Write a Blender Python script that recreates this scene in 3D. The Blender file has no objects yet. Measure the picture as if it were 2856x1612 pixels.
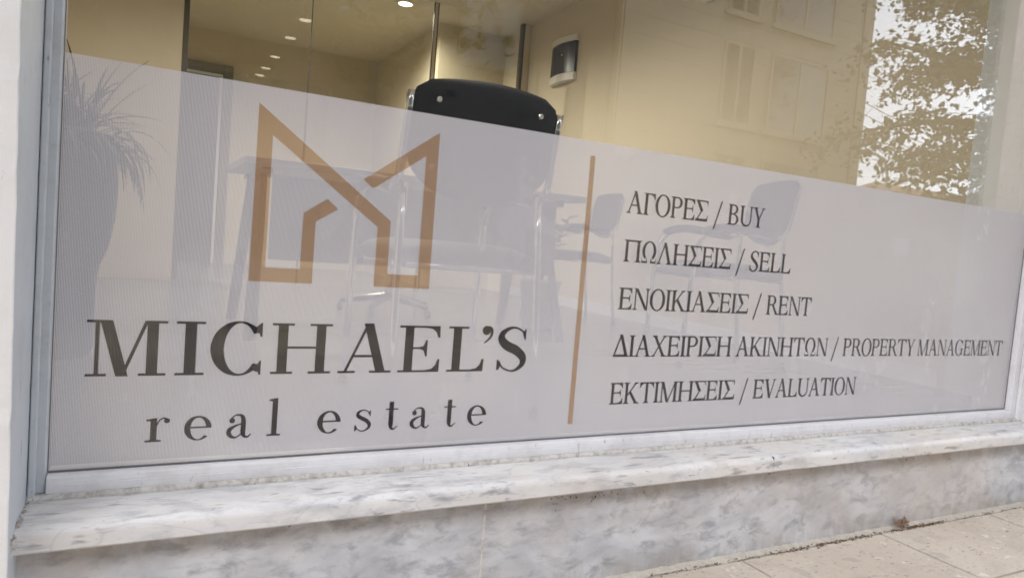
import bpy, math, random
from mathutils import Vector, Matrix, noise
R = math.radians
random.seed(7)
scene = bpy.context.scene
COL = scene.collection

# ------------------------------------------------------------------ camera
cam = bpy.data.cameras.new('camera'); cam_o = bpy.data.objects.new('camera', cam); COL.objects.link(cam_o)
rot = Matrix(((0.8838028115, -0.0421670381, -0.4659555035),
              (-0.4608269358, 0.0935736275, -0.8825432066),
              (0.0808153797, 0.9947190142, 0.0632689281)))
cam_o.matrix_world = Matrix.Translation((0.11173, -1.18765, 0.38350)) @ rot.to_4x4()
cam.sensor_width = 36; cam.lens = 24.747; cam.clip_start = 0.02; cam.clip_end = 2000
scene.camera = cam_o

# ------------------------------------------------------------------ world and sun (overcast daylight)
SUN_EL, SUN_AZ = 40, 228          # the veiled sun stands to the left, behind the camera
world = bpy.data.worlds.new('World'); scene.world = world; world.use_nodes = True
wn = world.node_tree; wn.nodes.clear()
sky = wn.nodes.new('ShaderNodeTexSky'); sky.sky_type = 'NISHITA'; sky.sun_disc = False
sky.sun_elevation = R(SUN_EL); sky.sun_rotation = R(SUN_AZ); sky.dust_density = 3; sky.air_density = 1
wm = wn.nodes.new('ShaderNodeMix'); wm.data_type = 'RGBA'; wm.inputs[0].default_value = 0.72
wm.inputs[7].default_value = (31, 33.6, 38, 1)      # thin even cloud veil
bg = wn.nodes.new('ShaderNodeBackground'); bg.inputs[1].default_value = 0.11
wo = wn.nodes.new('ShaderNodeOutputWorld')
wn.links.new(sky.outputs[0], wm.inputs[6]); wn.links.new(wm.outputs[2], bg.inputs[0]); wn.links.new(bg.outputs[0], wo.inputs[0])
sun = bpy.data.lights.new('sun', 'SUN'); sun.energy = 0.9; sun.angle = R(40); sun.color = (1, .94, .88)
sun_o = bpy.data.objects.new('sun', sun); COL.objects.link(sun_o)
a = R(SUN_AZ); e = R(SUN_EL)
sd = Vector((math.sin(a) * math.cos(e), math.cos(a) * math.cos(e), math.sin(e)))
sun_o.rotation_euler = sd.to_track_quat('Z', 'Y').to_euler()
scene.view_settings.view_transform = 'Standard'; scene.view_settings.look = 'None'
scene.view_settings.gamma = 1; scene.view_settings.use_curve_mapping = False
scene.view_settings.exposure = 0.62
cy = scene.cycles
cy.max_bounces = 10; cy.diffuse_bounces = 5; cy.glossy_bounces = 5; cy.transparent_max_bounces = 24
cy.transmission_bounces = 4; cy.caustics_reflective = False; cy.caustics_refractive = False
cy.filter_width = 1.7; cy.use_denoising = True; cy.denoising_prefilter = 'ACCURATE'; cy.denoising_input_passes = 'RGB_ALBEDO_NORMAL'; cy.sample_clamp_indirect = 6
scene.render.engine = 'CYCLES'

# ------------------------------------------------------------------ materials
class NT:
    def __init__(s, name):
        s.m = bpy.data.materials.new(name); s.m.use_nodes = True; s.t = s.m.node_tree; s.t.nodes.clear()
        s.out = s.n('ShaderNodeOutputMaterial')
    def n(s, typ, **kw):
        x = s.t.nodes.new(typ)
        for k, v in kw.items(): setattr(x, k, v)
        return x
    def l(s, a, b): s.t.links.new(a, b)
    def math(s, op, a, b=None, c=None, clamp=False):
        x = s.n('ShaderNodeMath', operation=op, use_clamp=clamp)
        for i, v in enumerate((a, b, c)):
            if v is None: continue
            if isinstance(v, (int, float)): x.inputs[i].default_value = v
            else: s.l(v, x.inputs[i])
        return x.outputs[0]
    def mix(s, f, a, b):
        x = s.n('ShaderNodeMix', data_type='RGBA')
        for i, v in ((0, f), (6, a), (7, b)):
            if isinstance(v, (int, float)): x.inputs[i].default_value = v
            elif isinstance(v, tuple): x.inputs[i].default_value = (*v, 1) if len(v) == 3 else v
            else: s.l(v, x.inputs[i])
        return x.outputs[2]
    def pos(s, scale=(1, 1, 1), rot=(0, 0, 0), loc=(0, 0, 0)):
        g = s.n('ShaderNodeNewGeometry'); m = s.n('ShaderNodeMapping')
        m.inputs['Scale'].default_value = scale; m.inputs['Rotation'].default_value = rot; m.inputs['Location'].default_value = loc
        s.l(g.outputs['Position'], m.inputs[0]); return m.outputs[0]
    def noise(s, v, scale, detail=4, rough=.5, dist=0):
        x = s.n('ShaderNodeTexNoise'); x.inputs['Scale'].default_value = scale; x.inputs['Detail'].default_value = detail
        x.inputs['Roughness'].default_value = rough; x.inputs['Distortion'].default_value = dist
        s.l(v, x.inputs['Vector']); return x.outputs['Fac']
    def ramp(s, f, *stops):
        x = s.n('ShaderNodeValToRGB'); cr = x.color_ramp
        while len(cr.elements) < len(stops): cr.elements.new(0.5)
        for el, (p, c) in zip(cr.elements, stops):
            el.position = p; el.color = (*c, 1) if len(c) == 3 else c
        s.l(f, x.inputs[0]); return x.outputs[0]
    def bsdf(s, color, rough=.5, metal=0, spec=.5, normal=None):
        b = s.n('ShaderNodeBsdfPrincipled')
        for k, v in (('Base Color', color), ('Roughness', rough), ('Metallic', metal), ('Specular IOR Level', spec)):
            if isinstance(v, tuple): b.inputs[k].default_value = (*v, 1)
            elif isinstance(v, (int, float)): b.inputs[k].default_value = v
            else: s.l(v, b.inputs[k])
        if normal is not None: s.l(normal, b.inputs['Normal'])
        return b.outputs[0]
    def bump(s, h, strength=.3, dist=.002):
        b = s.n('ShaderNodeBump'); b.inputs['Strength'].default_value = strength; b.inputs['Distance'].default_value = dist
        s.l(h, b.inputs['Height']); return b.outputs[0]
    def done(s, sh): s.l(sh, s.out.inputs[0]); return s.m

def simple(name, color, rough=.5, metal=0, spec=.5, var=.06, scale=12, bump=0, bscale=200, bdist=.0005):
    k = NT(name); p = k.pos()
    f = k.noise(p, scale, 5, .6)
    c0 = tuple(c * (1 - var) for c in color); c1 = tuple(min(1, c * (1 + var)) for c in color)
    c = k.mix(f, c0, c1)
    nm = k.bump(k.noise(p, bscale, 4), bump, bdist) if bump else None
    return k.done(k.bsdf(c, rough, metal, spec, nm))

def holes(k):
    """perforation of the film: 1.35 mm holes in a staggered 2 mm raster, 1 = hole"""
    ca, cb, r = 0.00193, 0.00206, 0.00065
    g = k.n('ShaderNodeNewGeometry'); s = k.n('ShaderNodeSeparateXYZ'); k.l(g.outputs['Position'], s.inputs[0])
    def lat(ox, oz):
        fx = k.math('FRACT', k.math('ADD', k.math('MULTIPLY', s.outputs[0], 1 / (2 * ca)), 100 + ox))
        fz = k.math('FRACT', k.math('ADD', k.math('MULTIPLY', s.outputs[2], 1 / cb), 100 + oz))
        dx = k.math('MULTIPLY', k.math('SUBTRACT', fx, .5), 2 * ca); dz = k.math('MULTIPLY', k.math('SUBTRACT', fz, .5), cb)
        return k.math('ADD', k.math('MULTIPLY', dx, dx), k.math('MULTIPLY', dz, dz))
    d = k.math('MINIMUM', lat(0, 0), lat(.5, .5))
    return k.math('LESS_THAN', d, r * r), g
def film(name, color, rough=.24, spec=.5):
    k = NT(name); h, g = holes(k)
    p = k.pos()
    c = k.mix(k.noise(p, 3, 3), tuple(x * .97 for x in color), tuple(min(1, x * 1.02) for x in color))
    c = k.mix(g.outputs['Backfacing'], c, (.012, .012, .013))      # black adhesive side
    wav = k.math('ADD', k.noise(k.pos((1, 1, 2)), 5, 2), k.math('MULTIPLY', k.ramp(k.noise(k.pos(), 38, 2, .4), (.66, (0, 0, 0)), (.72, (1, 1, 1))), .18))
    wav = k.bump(wav, .35, .0018)
    rg = k.math('ADD', k.math('MULTIPLY', k.noise(k.pos((1, 1, .6), (0, .4, 0)), 7, 6, .65), .22), rough - .1)
    c = k.mix(k.math('MULTIPLY', k.ramp(k.noise(k.pos((1, 1, .5), (0, .2, 0)), 2.4, 6, .6), (.42, (0, 0, 0)), (.72, (1, 1, 1))), .10 if color[0] > .1 else .012), c, (.50, .48, .46))
    b = k.bsdf(c, rg, 0, spec, wav)
    t = k.n('ShaderNodeBsdfTransparent'); m = k.n('ShaderNodeMixShader')
    k.l(h, m.inputs[0]); k.l(b, m.inputs[1]); k.l(t.outputs[0], m.inputs[2])
    return k.done(m.outputs[0])
def glass(name, tint=(.93, .95, .93), dust=0.0):
    k = NT(name); g = k.n('ShaderNodeNewGeometry')
    ior = k.math('ADD', k.math('MULTIPLY', g.outputs['Backfacing'], 1 / 1.52 - 1.52), 1.52)
    fr = k.n('ShaderNodeFresnel'); k.l(ior, fr.inputs['IOR'])
    t = k.n('ShaderNodeBsdfTransparent'); t.inputs[0].default_value = (*tint, 1)
    gl = k.n('ShaderNodeBsdfGlossy'); gl.inputs['Roughness'].default_value = 0.0; gl.inputs[0].default_value = (1, 1, 1, 1)
    m = k.n('ShaderNodeMixShader'); k.l(fr.outputs[0], m.inputs[0]); k.l(t.outputs[0], m.inputs[1]); k.l(gl.outputs[0], m.inputs[2])
    o = m.outputs[0]
    if dust:
        d = k.n('ShaderNodeBsdfDiffuse'); d.inputs[0].default_value = (.7, .68, .64, 1)
        m2 = k.n('ShaderNodeMixShader')
        f = k.math('MULTIPLY', k.math('POWER', k.noise(k.pos(), 9, 7, .7), 2), dust * 3)
        k.l(f, m2.inputs[0]); k.l(o, m2.inputs[1]); k.l(d.outputs[0], m2.inputs[2]); o = m2.outputs[0]
    return k.done(o)
def emit(name, color, strength):
    k = NT(name); e_ = k.n('ShaderNodeEmission'); e_.inputs[0].default_value = (*color, 1); e_.inputs[1].default_value = strength
    return k.done(e_.outputs[0])

def marble(name, base, vein, warm, sc, stretch, amount, rough=.22, rz=0.0, streaks=.5, zwarm=None):
    k = NT(name)
    big = k.noise(k.pos(stretch, (0.15, rz, 0.3)), sc, 9, .60, .5)
    mid = k.noise(k.pos(stretch, (0.1, rz, .25), (4, 2, 1)), sc * 2.9, 9, .62, .4)
    f1 = k.ramp(big, (.40, (0, 0, 0)), (.66, (1, 1, 1)))
    c = k.mix(k.math('MULTIPLY', f1, amount), base, vein)
    f2 = k.ramp(mid, (.50, (0, 0, 0)), (.65, (1, 1, 1)))
    c = k.mix(k.math('MULTIPLY', f2, amount), c, tuple(x * .82 for x in vein))
    w = k.ramp(k.noise(k.pos((1, 1, 1), (0, 0, 0), (9, 3, 7)), 2.6, 6, .65), (.46, (0, 0, 0)), (.68, (1, 1, 1)))
    c = k.mix(k.math('MULTIPLY', w, .6), c, warm)
    for sc_, thr, off in ((14, .57, 2), (34, .60, 5)):      # short dark streaks of graphite, two sizes
        st = k.noise(k.pos((1, 4.0, 4.0), (.5, .55, .55), (1, 7, off)), sc_, 4, .55, .3)
        gate = k.ramp(k.noise(k.pos((1, 1, 1), (0, 0, 0), (2.3, off, 2)), 5, 3), (.42, (0, 0, 0)), (.54, (1, 1, 1)))
        c = k.mix(k.math('MULTIPLY', k.math('MULTIPLY', k.ramp(st, (thr, (0, 0, 0)), (thr + .10, (1, 1, 1))), gate), streaks), c, (.22, .22, .24))
    hair = k.noise(k.pos((1, 2.2, 2.2), (.4, .6, .5), (3, 1, 2)), 4.5, 3, .45, .8)      # long soft hairline veins
    line = k.math('SUBTRACT', 1, k.math('MULTIPLY', k.math('ABSOLUTE', k.math('SUBTRACT', hair, .5)), 95), clamp=True)
    c = k.mix(k.math('MULTIPLY', line, streaks * .38), c, (.36, .35, .36))
    sp = k.ramp(k.noise(k.pos((1, 1, 1)), 230, 3, .6), (.70, (0, 0, 0)), (.74, (1, 1, 1)))
    c = k.mix(k.math('MULTIPLY', sp, .6), c, (.2, .16, .13))
    sc2 = k.ramp(k.noise(k.pos((1, 1, 9), (0, .2, 0)), 55, 4, .7), (.67, (0, 0, 0)), (.74, (1, 1, 1)))
    c = k.mix(k.math('MULTIPLY', sc2, .4), c, (.80, .80, .80))
    if zwarm:      # splash dirt that has soaked in along the foot and run down from the lip
        g = k.n('ShaderNodeNewGeometry'); q = k.n('ShaderNodeSeparateXYZ'); k.l(g.outputs['Position'], q.inputs[0])
        d0 = k.math('SUBTRACT', 1, k.math('MULTIPLY', k.math('SUBTRACT', q.outputs[2], zwarm[0]), 16), clamp=True)
        d1 = k.math('SUBTRACT', 1, k.math('MULTIPLY', k.math('SUBTRACT', zwarm[1], q.outputs[2]), 22), clamp=True)
        drip = k.ramp(k.noise(k.pos((1, 1, .12)), 26, 5, .65), (.38, (0, 0, 0)), (.66, (1, 1, 1)))
        f = k.math('MULTIPLY', k.math('MULTIPLY', k.math('MAXIMUM', d0, d1), drip), .75)
        c = k.mix(f, c, (.33, .275, .22))
    rr = k.math('ADD', k.math('MULTIPLY', k.noise(k.pos(), 30, 5), .3), rough)
    nm = k.bump(k.noise(k.pos(), 160, 5, .65), .18, .0006)
    return k.done(k.bsdf(c, rr, 0, .45, nm))

def dirty_white(name, color, dirt, amount, rough=.45, sc=14, bump=.25, bscale=60, bdist=.0015):
    k = NT(name); p = k.pos()
    f = k.ramp(k.noise(p, sc, 8, .7), (.47, (0, 0, 0)), (.70, (1, 1, 1)))
    c = k.mix(k.math('MULTIPLY', f, amount), color, dirt)
    s2 = k.ramp(k.noise(k.pos((1, 1, .25)), 90, 5, .7), (.64, (0, 0, 0)), (.69, (1, 1, 1)))
    c = k.mix(k.math('MULTIPLY', s2, min(1, amount * 1.6)), c, tuple(x * .5 for x in dirt))
    return k.done(k.bsdf(c, rough, 0, .4, k.bump(k.noise(p, bscale, 6, .65), bump, bdist)))

M = {}
M['film_white'] = film('film_white', (.80, .775, .815))
M['film_black'] = film('film_black', (.010, .009, .012), .3, .2)
M['film_brown'] = film('film_brown', (.53, .335, .20))
M['glass'] = glass('window_glass', (.955, .95, .94), .006)
M['partition_glass'] = glass('partition_glass', (.95, .96, .92))
M['plaster'] = dirty_white('white_plaster', (.80, .785, .78), (.55, .52, .48), .25, .6, 8, .5, 38, .004)
M['reveal'] = dirty_white('reveal_grey', (.52, .55, .585), (.38, .39, .40), .4, .5, 10, .25, 30, .002)  # bluish grey tone for the left reveal faces
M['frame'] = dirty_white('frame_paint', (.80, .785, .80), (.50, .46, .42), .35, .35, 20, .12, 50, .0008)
M['frame_side'] = dirty_white('stile_grey', (.52, .55, .585), (.36, .36, .36), .45, .4, 26, .15, 50, .001)  # left stile in the same bluish grey tone
M['putty'] = dirty_white('putty', (.68, .64, .60), (.25, .20, .16), .8, .8, 60, .7, 160, .003)
M['gasket'] = simple('gasket_rubber', (.15, .145, .155), .6)
M['sill'] = marble('sill_marble', (.80, .78, .765), (.54, .53, .55), (.71, .63, .54), 4.6, (1, 2.4, 2.4), .62, .25, .62, .7)
M['riser'] = marble('riser_marble', (.66, .655, .675), (.42, .42, .445), (.60, .52, .455), 7.0, (1, 1.3, 1.8), .88, .27, .5, .22, (-.264, -.067))
k = NT('paving_stone'); p = k.pos()
c = k.mix(k.noise(p, 3.5, 8, .65), (.47, .385, .30), (.74, .65, .555))
c = k.mix(k.math('MULTIPLY', k.ramp(k.noise(p, 14, 8, .7), (.48, (0, 0, 0)), (.66, (1, 1, 1))), .5), c, (.42, .345, .275))
c = k.mix(k.math('MULTIPLY', k.ramp(k.noise(k.pos((1, 3.0, 1), (0, 0, .55)), 55, 5, .65), (.60, (0, 0, 0)), (.66, (1, 1, 1))), .75), c, (.20, .155, .12))
c = k.mix(k.math('MULTIPLY', k.ramp(k.noise(k.pos((1, 1, 1), (0, 0, .2), (5, 5, 5)), 24, 4, .6), (.63, (0, 0, 0)), (.67, (1, 1, 1))), .5), c, (.84, .78, .71))
c = k.mix(k.math('MULTIPLY', k.ramp(k.noise(k.pos((1, 1, 1), (0, 0, 0), (1, 8, 5)), 9, 3, .5), (.66, (0, 0, 0)), (.675, (1, 1, 1))), .35), c, (.33, .29, .25))
M['paving'] = k.done(k.bsdf(c, .75, 0, .3, k.bump(k.noise(p, 60, 8, .75), .8, .004)))
M['mortar'] = simple('mortar', (.50, .45, .38), .95, var=.3, scale=60, bump=.9, bscale=120, bdist=.004)
M['dirt'] = simple('joint_dirt', (.13, .10, .075), .95, var=.5, scale=80, bump=.8, bscale=150, bdist=.003)
M['debris'] = simple('debris', (.16, .095, .055), .9, var=.6, scale=300)
M['leaf_dry'] = simple('dry_leaf', (.30, .20, .14), .7, var=.35, scale=60)
M['asphalt'] = simple('asphalt', (.055, .055, .056), .9, var=.25, scale=60, bump=.6, bscale=200, bdist=.004)
M['kerb'] = simple('kerb_stone', (.42, .41, .39), .8, var=.15, scale=10)
M['wall_beige'] = simple('interior_wall', (.64, .565, .42), .7, var=.03, scale=2)
M['wall_back'] = simple('back_wall', (.62, .54, .40), .8, var=.04, scale=2)
M['pillar'] = simple('interior_pillar', (.72, .74, .74), .6, var=.03, scale=3)
M['trunking'] = simple('trunking_grey', (.50, .52, .52), .6)
M['ceiling'] = simple('ceiling_paint', (.72, .65, .51), .8, var=.02, scale=2)
k = NT('interior_floor'); p = k.pos()
c = k.mix(k.noise(k.pos((1, 6, 1)), 6, 5), (.15, .15, .165), (.195, .195, .215)); M['floor'] = k.done(k.bsdf(c, .25, 0, .5))
M['bronze'] = simple('dark_bronze', (.07, .06, .042), .4, .2)
M['white_plastic'] = simple('white_plastic', (.74, .72, .66), .35)
M['black_plastic'] = simple('black_plastic', (.012, .012, .014), .25)
M['chair_black'] = simple('black_leatherette', (.006, .008, .014), .55, spec=.25, var=.3, bump=.2, bscale=300)
M['chrome'] = simple('chrome', (.85, .84, .82), .09, 1.0)
M['desk_white'] = simple('desk_laminate', (.42, .42, .43), .35)
M['desk_dark'] = simple('desk_grey_metal', (.09, .10, .12), .45)
M['navy'] = simple('navy_ceramic', (.012, .026, .065), .4, var=.15, scale=5)
M['red'] = simple('red_label', (.65, .09, .07), .5)
M['leaf_dark'] = simple('plant_leaf', (.022, .045, .018), .5, var=.5, scale=25)
M['soil'] = simple('soil', (.03, .02, .014), .95)
M['lamp'] = emit('downlight_glow', (1, .93, .78), 4.5)
M['door_grey'] = simple('door_frame_grey', (.17, .155, .125), .5)
M['door_dark'] = simple('door_dark', (.035, .033, .03), .4)
M['cladding'] = simple('facade_cladding', (.30, .265, .205), .8, var=.08, scale=2)
M['dark_front'] = simple('dark_facade', (.06, .056, .05), .8, var=.1, scale=1)
M['trim'] = simple('facade_trim', (.62, .58, .50), .7)
M['facade_glass'] = simple('facade_glass', (.05, .06, .065), .04, 0, 1.0)
M['roof_tile'] = simple('roof_tile', (.34, .21, .14), .85, var=.2, scale=3)
M['house_wall'] = simple('house_wall', (.60, .56, .48), .85)
M['bark'] = simple('bark', (.17, .145, .11), .9, var=.3, scale=8)
M['leaf_green'] = simple('tree_leaf', (.05, .068, .026), .6, var=.6, scale=1.5)
M['wire'] = simple('black_cable', (.03, .03, .03), .6)
M['lamp_metal'] = simple('galvanised_steel', (.35, .36, .37), .5, .6)

# ------------------------------------------------------------------ building helpers
def tag(o, label=None, cat=None, group=None, kind=None):
    if label: o['label'] = label
    if cat: o['category'] = cat
    if group: o['group'] = group
    if kind: o['kind'] = kind
    return o
def empty(name, loc=(0, 0, 0), rz=0, **kw):
    o = bpy.data.objects.new(name, None); COL.objects.link(o); o.empty_display_size = .1
    o.location = loc; o.rotation_euler = (0, 0, rz); return tag(o, **kw)
class MB:
    """collects geometry in world (or thing-local) coordinates"""
    def __init__(s): s.v = []; s.f = []
    def add(s, vs, fs):
        n = len(s.v); s.v += [tuple(v) for v in vs]; s.f += [tuple(i + n for i in f) for f in fs]; return s
    def box(s, a, b):
        x0, y0, z0 = (min(p, q) for p, q in zip(a, b)); x1, y1, z1 = (max(p, q) for p, q in zip(a, b))
        return s.add([(x0, y0, z0), (x1, y0, z0), (x1, y1, z0), (x0, y1, z0), (x0, y0, z1), (x1, y0, z1), (x1, y1, z1), (x0, y1, z1)],
                     [(0, 3, 2, 1), (4, 5, 6, 7), (0, 1, 5, 4), (1, 2, 6, 5), (2, 3, 7, 6), (3, 0, 4, 7)])
    def tube(s, pts, r, n=10, cap=True, rs=None):
        pts = [Vector(p) for p in pts]; rings = []
        up = Vector((0, 0, 1)); prev = None
        for i, p in enumerate(pts):
            d = (pts[min(i + 1, len(pts) - 1)] - pts[max(i - 1, 0)]).normalized()
            if prev is None:
                u = d.cross(up)
                if u.length < 1e-3: u = d.cross(Vector((1, 0, 0)))
            else: u = prev - d * prev.dot(d)
            u.normalize(); prev = u; w = d.cross(u)
            rr = rs[i] if rs else r
            rings.append([p + (u * math.cos(2 * math.pi * k / n) + w * math.sin(2 * math.pi * k / n)) * rr for k in range(n)])
        vs = [v for g in rings for v in g]; fs = []
        for i in range(len(rings) - 1):
            for k in range(n): fs.append((i * n + k, i * n + (k + 1) % n, (i + 1) * n + (k + 1) % n, (i + 1) * n + k))
        if cap: fs += [tuple(range(n - 1, -1, -1)), tuple((len(rings) - 1) * n + k for k in range(n))]
        return s.add(vs, fs)
    def lathe(s, prof, c=(0, 0, 0), n=32):
        vs = []; fs = []
        for r, z in prof:
            for k in range(n): vs.append((c[0] + r * math.cos(2 * math.pi * k / n), c[1] + r * math.sin(2 * math.pi * k / n), c[2] + z))
        for i in range(len(prof) - 1):
            for k in range(n): fs.append((i * n + k, i * n + (k + 1) % n, (i + 1) * n + (k + 1) % n, (i + 1) * n + k))
        fs += [tuple(range(n - 1, -1, -1)), tuple((len(prof) - 1) * n + k for k in range(n))]
        return s.add(vs, fs)
    def extrude_x(s, prof, x0, x1):
        n = len(prof)
        vs = [(x0, y, z) for y, z in prof] + [(x1, y, z) for y, z in prof]
        fs = [(i, (i + 1) % n, (i + 1) % n + n, i + n) for i in range(n)] + [tuple(range(n - 1, -1, -1)), tuple(range(n, 2 * n))]
        return s.add(vs, fs)
    def build(s, name, mat, parent=None, bevel=0, smooth=False, seg=2, base=None, **kw):
        me = bpy.data.meshes.new(name); v = s.v
        off = Vector(base) if base is not None else None
        if off is not None: v = [tuple(Vector(q) - off) for q in v]
        me.from_pydata(v, [], s.f); me.validate(); me.update()
        o = bpy.data.objects.new(name, me); COL.objects.link(o)
        if off is not None: o.location = off
        me.materials.append(mat)
        if smooth:
            for p_ in me.polygons: p_.use_smooth = True
        if parent: o.parent = parent
        if bevel:
            b = o.modifiers.new('bevel', 'BEVEL'); b.width = bevel; b.segments = seg; b.limit_method = 'ANGLE'; b.angle_limit = R(35)
        return tag(o, **kw)
def fix_normals(o):
    import bmesh
    bm = bmesh.new(); bm.from_mesh(o.data); bmesh.ops.recalc_face_normals(bm, faces=bm.faces); bm.to_mesh(o.data); bm.free(); return o
def box(name, a, b, mat, parent=None, bevel=0, **kw): return MB().box(a, b).build(name, mat, parent, bevel, **kw)
def copy_tree(o, parent=None):
    c = o.copy(); COL.objects.link(c); c.parent = parent
    for ch in list(o.children): copy_tree(ch, c)
    return c
def bez(p0, p1, p2, p3, n=12):
    P = [Vector(p) for p in (p0, p1, p2, p3)]; out = []
    for i in range(n + 1):
        t = i / n; out.append(P[0] * (1 - t) ** 3 + P[1] * 3 * t * (1 - t) ** 2 + P[2] * 3 * t * t * (1 - t) + P[3] * t ** 3)
    return out
def rough_x(prof, x0, x1, step, amp, seed, nscale=25):
    """profile extruded along x with small irregularities, so edges are not ruler-straight"""
    n = len(prof); m = max(2, int((x1 - x0) / step)); vs = []; fs = []
    for i in range(m + 1):
        x = x0 + (x1 - x0) * i / m
        for j, (y, z) in enumerate(prof):
            q = noise.noise_vector(Vector((x * nscale, y * nscale + seed, z * nscale * .5)))
            vs.append((x, y + q.y * amp, z + q.z * amp))
    for i in range(m):
        for j in range(n): fs.append((i * n + j, i * n + (j + 1) % n, (i + 1) * n + (j + 1) % n, (i + 1) * n + j))
    fs += [tuple(range(n - 1, -1, -1)), tuple(m * n + j for j in range(n))]
    return MB().add(vs, fs)

FZ = -0.10        # interior floor level
GZ = -0.264       # pavement level
W = 2.489         # glazed width
# ------------------------------------------------------------------ outdoor ground
box('ground', (-120, -140, GZ - .4), (140, -9.6, GZ - .02), M['mortar'], kind='structure')
box('road', (-120, -9.55, GZ - .4), (140, -3.05, GZ - .12), M['asphalt'], kind='structure')
pv = empty('pavement', (0, 0, GZ), kind='structure')
box('base_slab', (-120, -2.9, -.4), (140, -.06, -.012), M['dirt'], pv)
kb = MB().box((-120, -3.04, -.4), (140, -2.902, 0)); kb.build('kerb', M['kerb'], pv, bevel=.01)
ys = [(-.118, -.362), (-.366, -.832), (-.836, -1.302), (-1.306, -1.772), (-1.776, -2.242), (-2.246, -2.9)]
xs0 = 1.300
for r_, (ya, yb) in enumerate(ys):
    for i in range(-8, 12):
        xa = xs0 + .4725 * i + .0035; xb = xa + .4655
        random.seed(r_ * 100 + i)
        mb = MB(); nx, ny = 8, 5; top = []
        tl = random.uniform(-.0012, .0012); tt = random.uniform(-.0015, .0015)
        pts = []
        for b_ in range(ny + 1):
            for a_ in range(nx + 1):
                u, v = a_ / nx, b_ / ny
                x = xa + (xb - xa) * u; y = yb + (ya - yb) * v
                ed = 0
                if a_ in (0, nx): x += noise.noise(Vector((x * 3, y * 30, 1))) * .0035
                if b_ in (0, ny): y += noise.noise(Vector((x * 30, y * 3, 5))) * .0022
                pts.append((x, y, tl * (u - .5) * 2 + tt * (v - .5) * 2 + tt))
        nn = len(pts); W_ = nx + 1
        vs = pts + [(x, y, -.03) for x, y, z in pts]
        fs = [(b_ * W_ + a_, b_ * W_ + a_ + 1, (b_ + 1) * W_ + a_ + 1, (b_ + 1) * W_ + a_) for b_ in range(ny) for a_ in range(nx)]
        rim = [a_ for a_ in range(nx)] + [b_ * W_ + nx for b_ in range(ny)] + [ny * W_ + a_ for a_ in range(nx, 0, -1)] + [b_ * W_ for b_ in range(ny, 0, -1)]
        for q in range(len(rim)):
            a1, a2 = rim[q], rim[(q + 1) % len(rim)]; fs.append((a2, a1, a1 + nn, a2 + nn))
        mb.add(vs, fs).build('paving_tile', M['paving'], pv)
# lime mortar fillet at the foot of the marble, its outer edge broken
m = 420; vs = []; fs = []
for i in range(m + 1):
    x = -1.2 + 4.6 * i / m
    ye = -.112 + noise.noise(Vector((x * 22, 0, 3))) * .008 + noise.noise(Vector((x * 90, 0, 8))) * .003
    h = .004 + noise.noise(Vector((x * 40, 2, 0))) * .003
    vs += [(x, -.090, h + .007), (x, (-.095 + ye) / 2, h + .002 + noise.noise(Vector((x * 60, 9, 0))) * .002), (x, ye, .0015 + abs(noise.noise(Vector((x * 70, 4, 0)))) * .003), (x, ye - .001, -.02)]
for i in range(m):
    for j in range(3): fs.append((i * 4 + j, (i + 1) * 4 + j, (i + 1) * 4 + j + 1, i * 4 + j + 1))
fix_normals(MB().add(vs, fs).build('mortar_fillet', M['mortar'], pv))

# crumbs and plant litter in the joint
random.seed(5); mb = MB()
for i in range(620):
    x = random.choice([random.uniform(1.0, 2.6), random.gauss(1.62, .16), random.gauss(1.93, .05)])
    y = -.114 + random.gauss(0, .0045); z = GZ + random.uniform(.001, .005)
    a_ = random.uniform(0, 6.28); l_ = random.uniform(.0015, .008); w_ = random.uniform(.0006, .0018)
    d = Vector((math.cos(a_), math.sin(a_) * .5, random.uniform(-.3, .3))) * l_; n_ = Vector((-d.y, d.x, 0)).normalized() * w_; up = Vector((0, 0, w_))
    c0 = Vector((x, y, z)); vs = [c0 - d, c0 + n_, c0 + d, c0 - n_, c0 + up, c0 - up]
    mb.add(vs, [(0, 1, 4), (1, 2, 4), (2, 3, 4), (3, 0, 4), (1, 0, 5), (2, 1, 5), (3, 2, 5), (0, 3, 5)])
mb.build('litter', M['debris'], label='dry brown plant litter caught in the joint below the marble', cat='litter', kind='stuff')
random.seed(11); mb = MB()
for i in range(260):
    x = random.uniform(.9, 3.2); y = random.uniform(-.8, -.12); s_ = random.uniform(.0008, .0028)
    c0 = Vector((x, y, GZ + .003)); vs = [c0 + Vector((random.uniform(-s_, s_) * 1.6, random.uniform(-s_, s_), random.uniform(0, s_) * .5)) for _ in range(6)]
    mb.add(vs, [(0, 1, 2), (2, 1, 3), (3, 4, 5), (0, 2, 4), (1, 5, 3)])
mb.build('grit', M['mortar'], label='pale grit and paint flecks scattered over the paving', cat='grit', kind='stuff')

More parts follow.
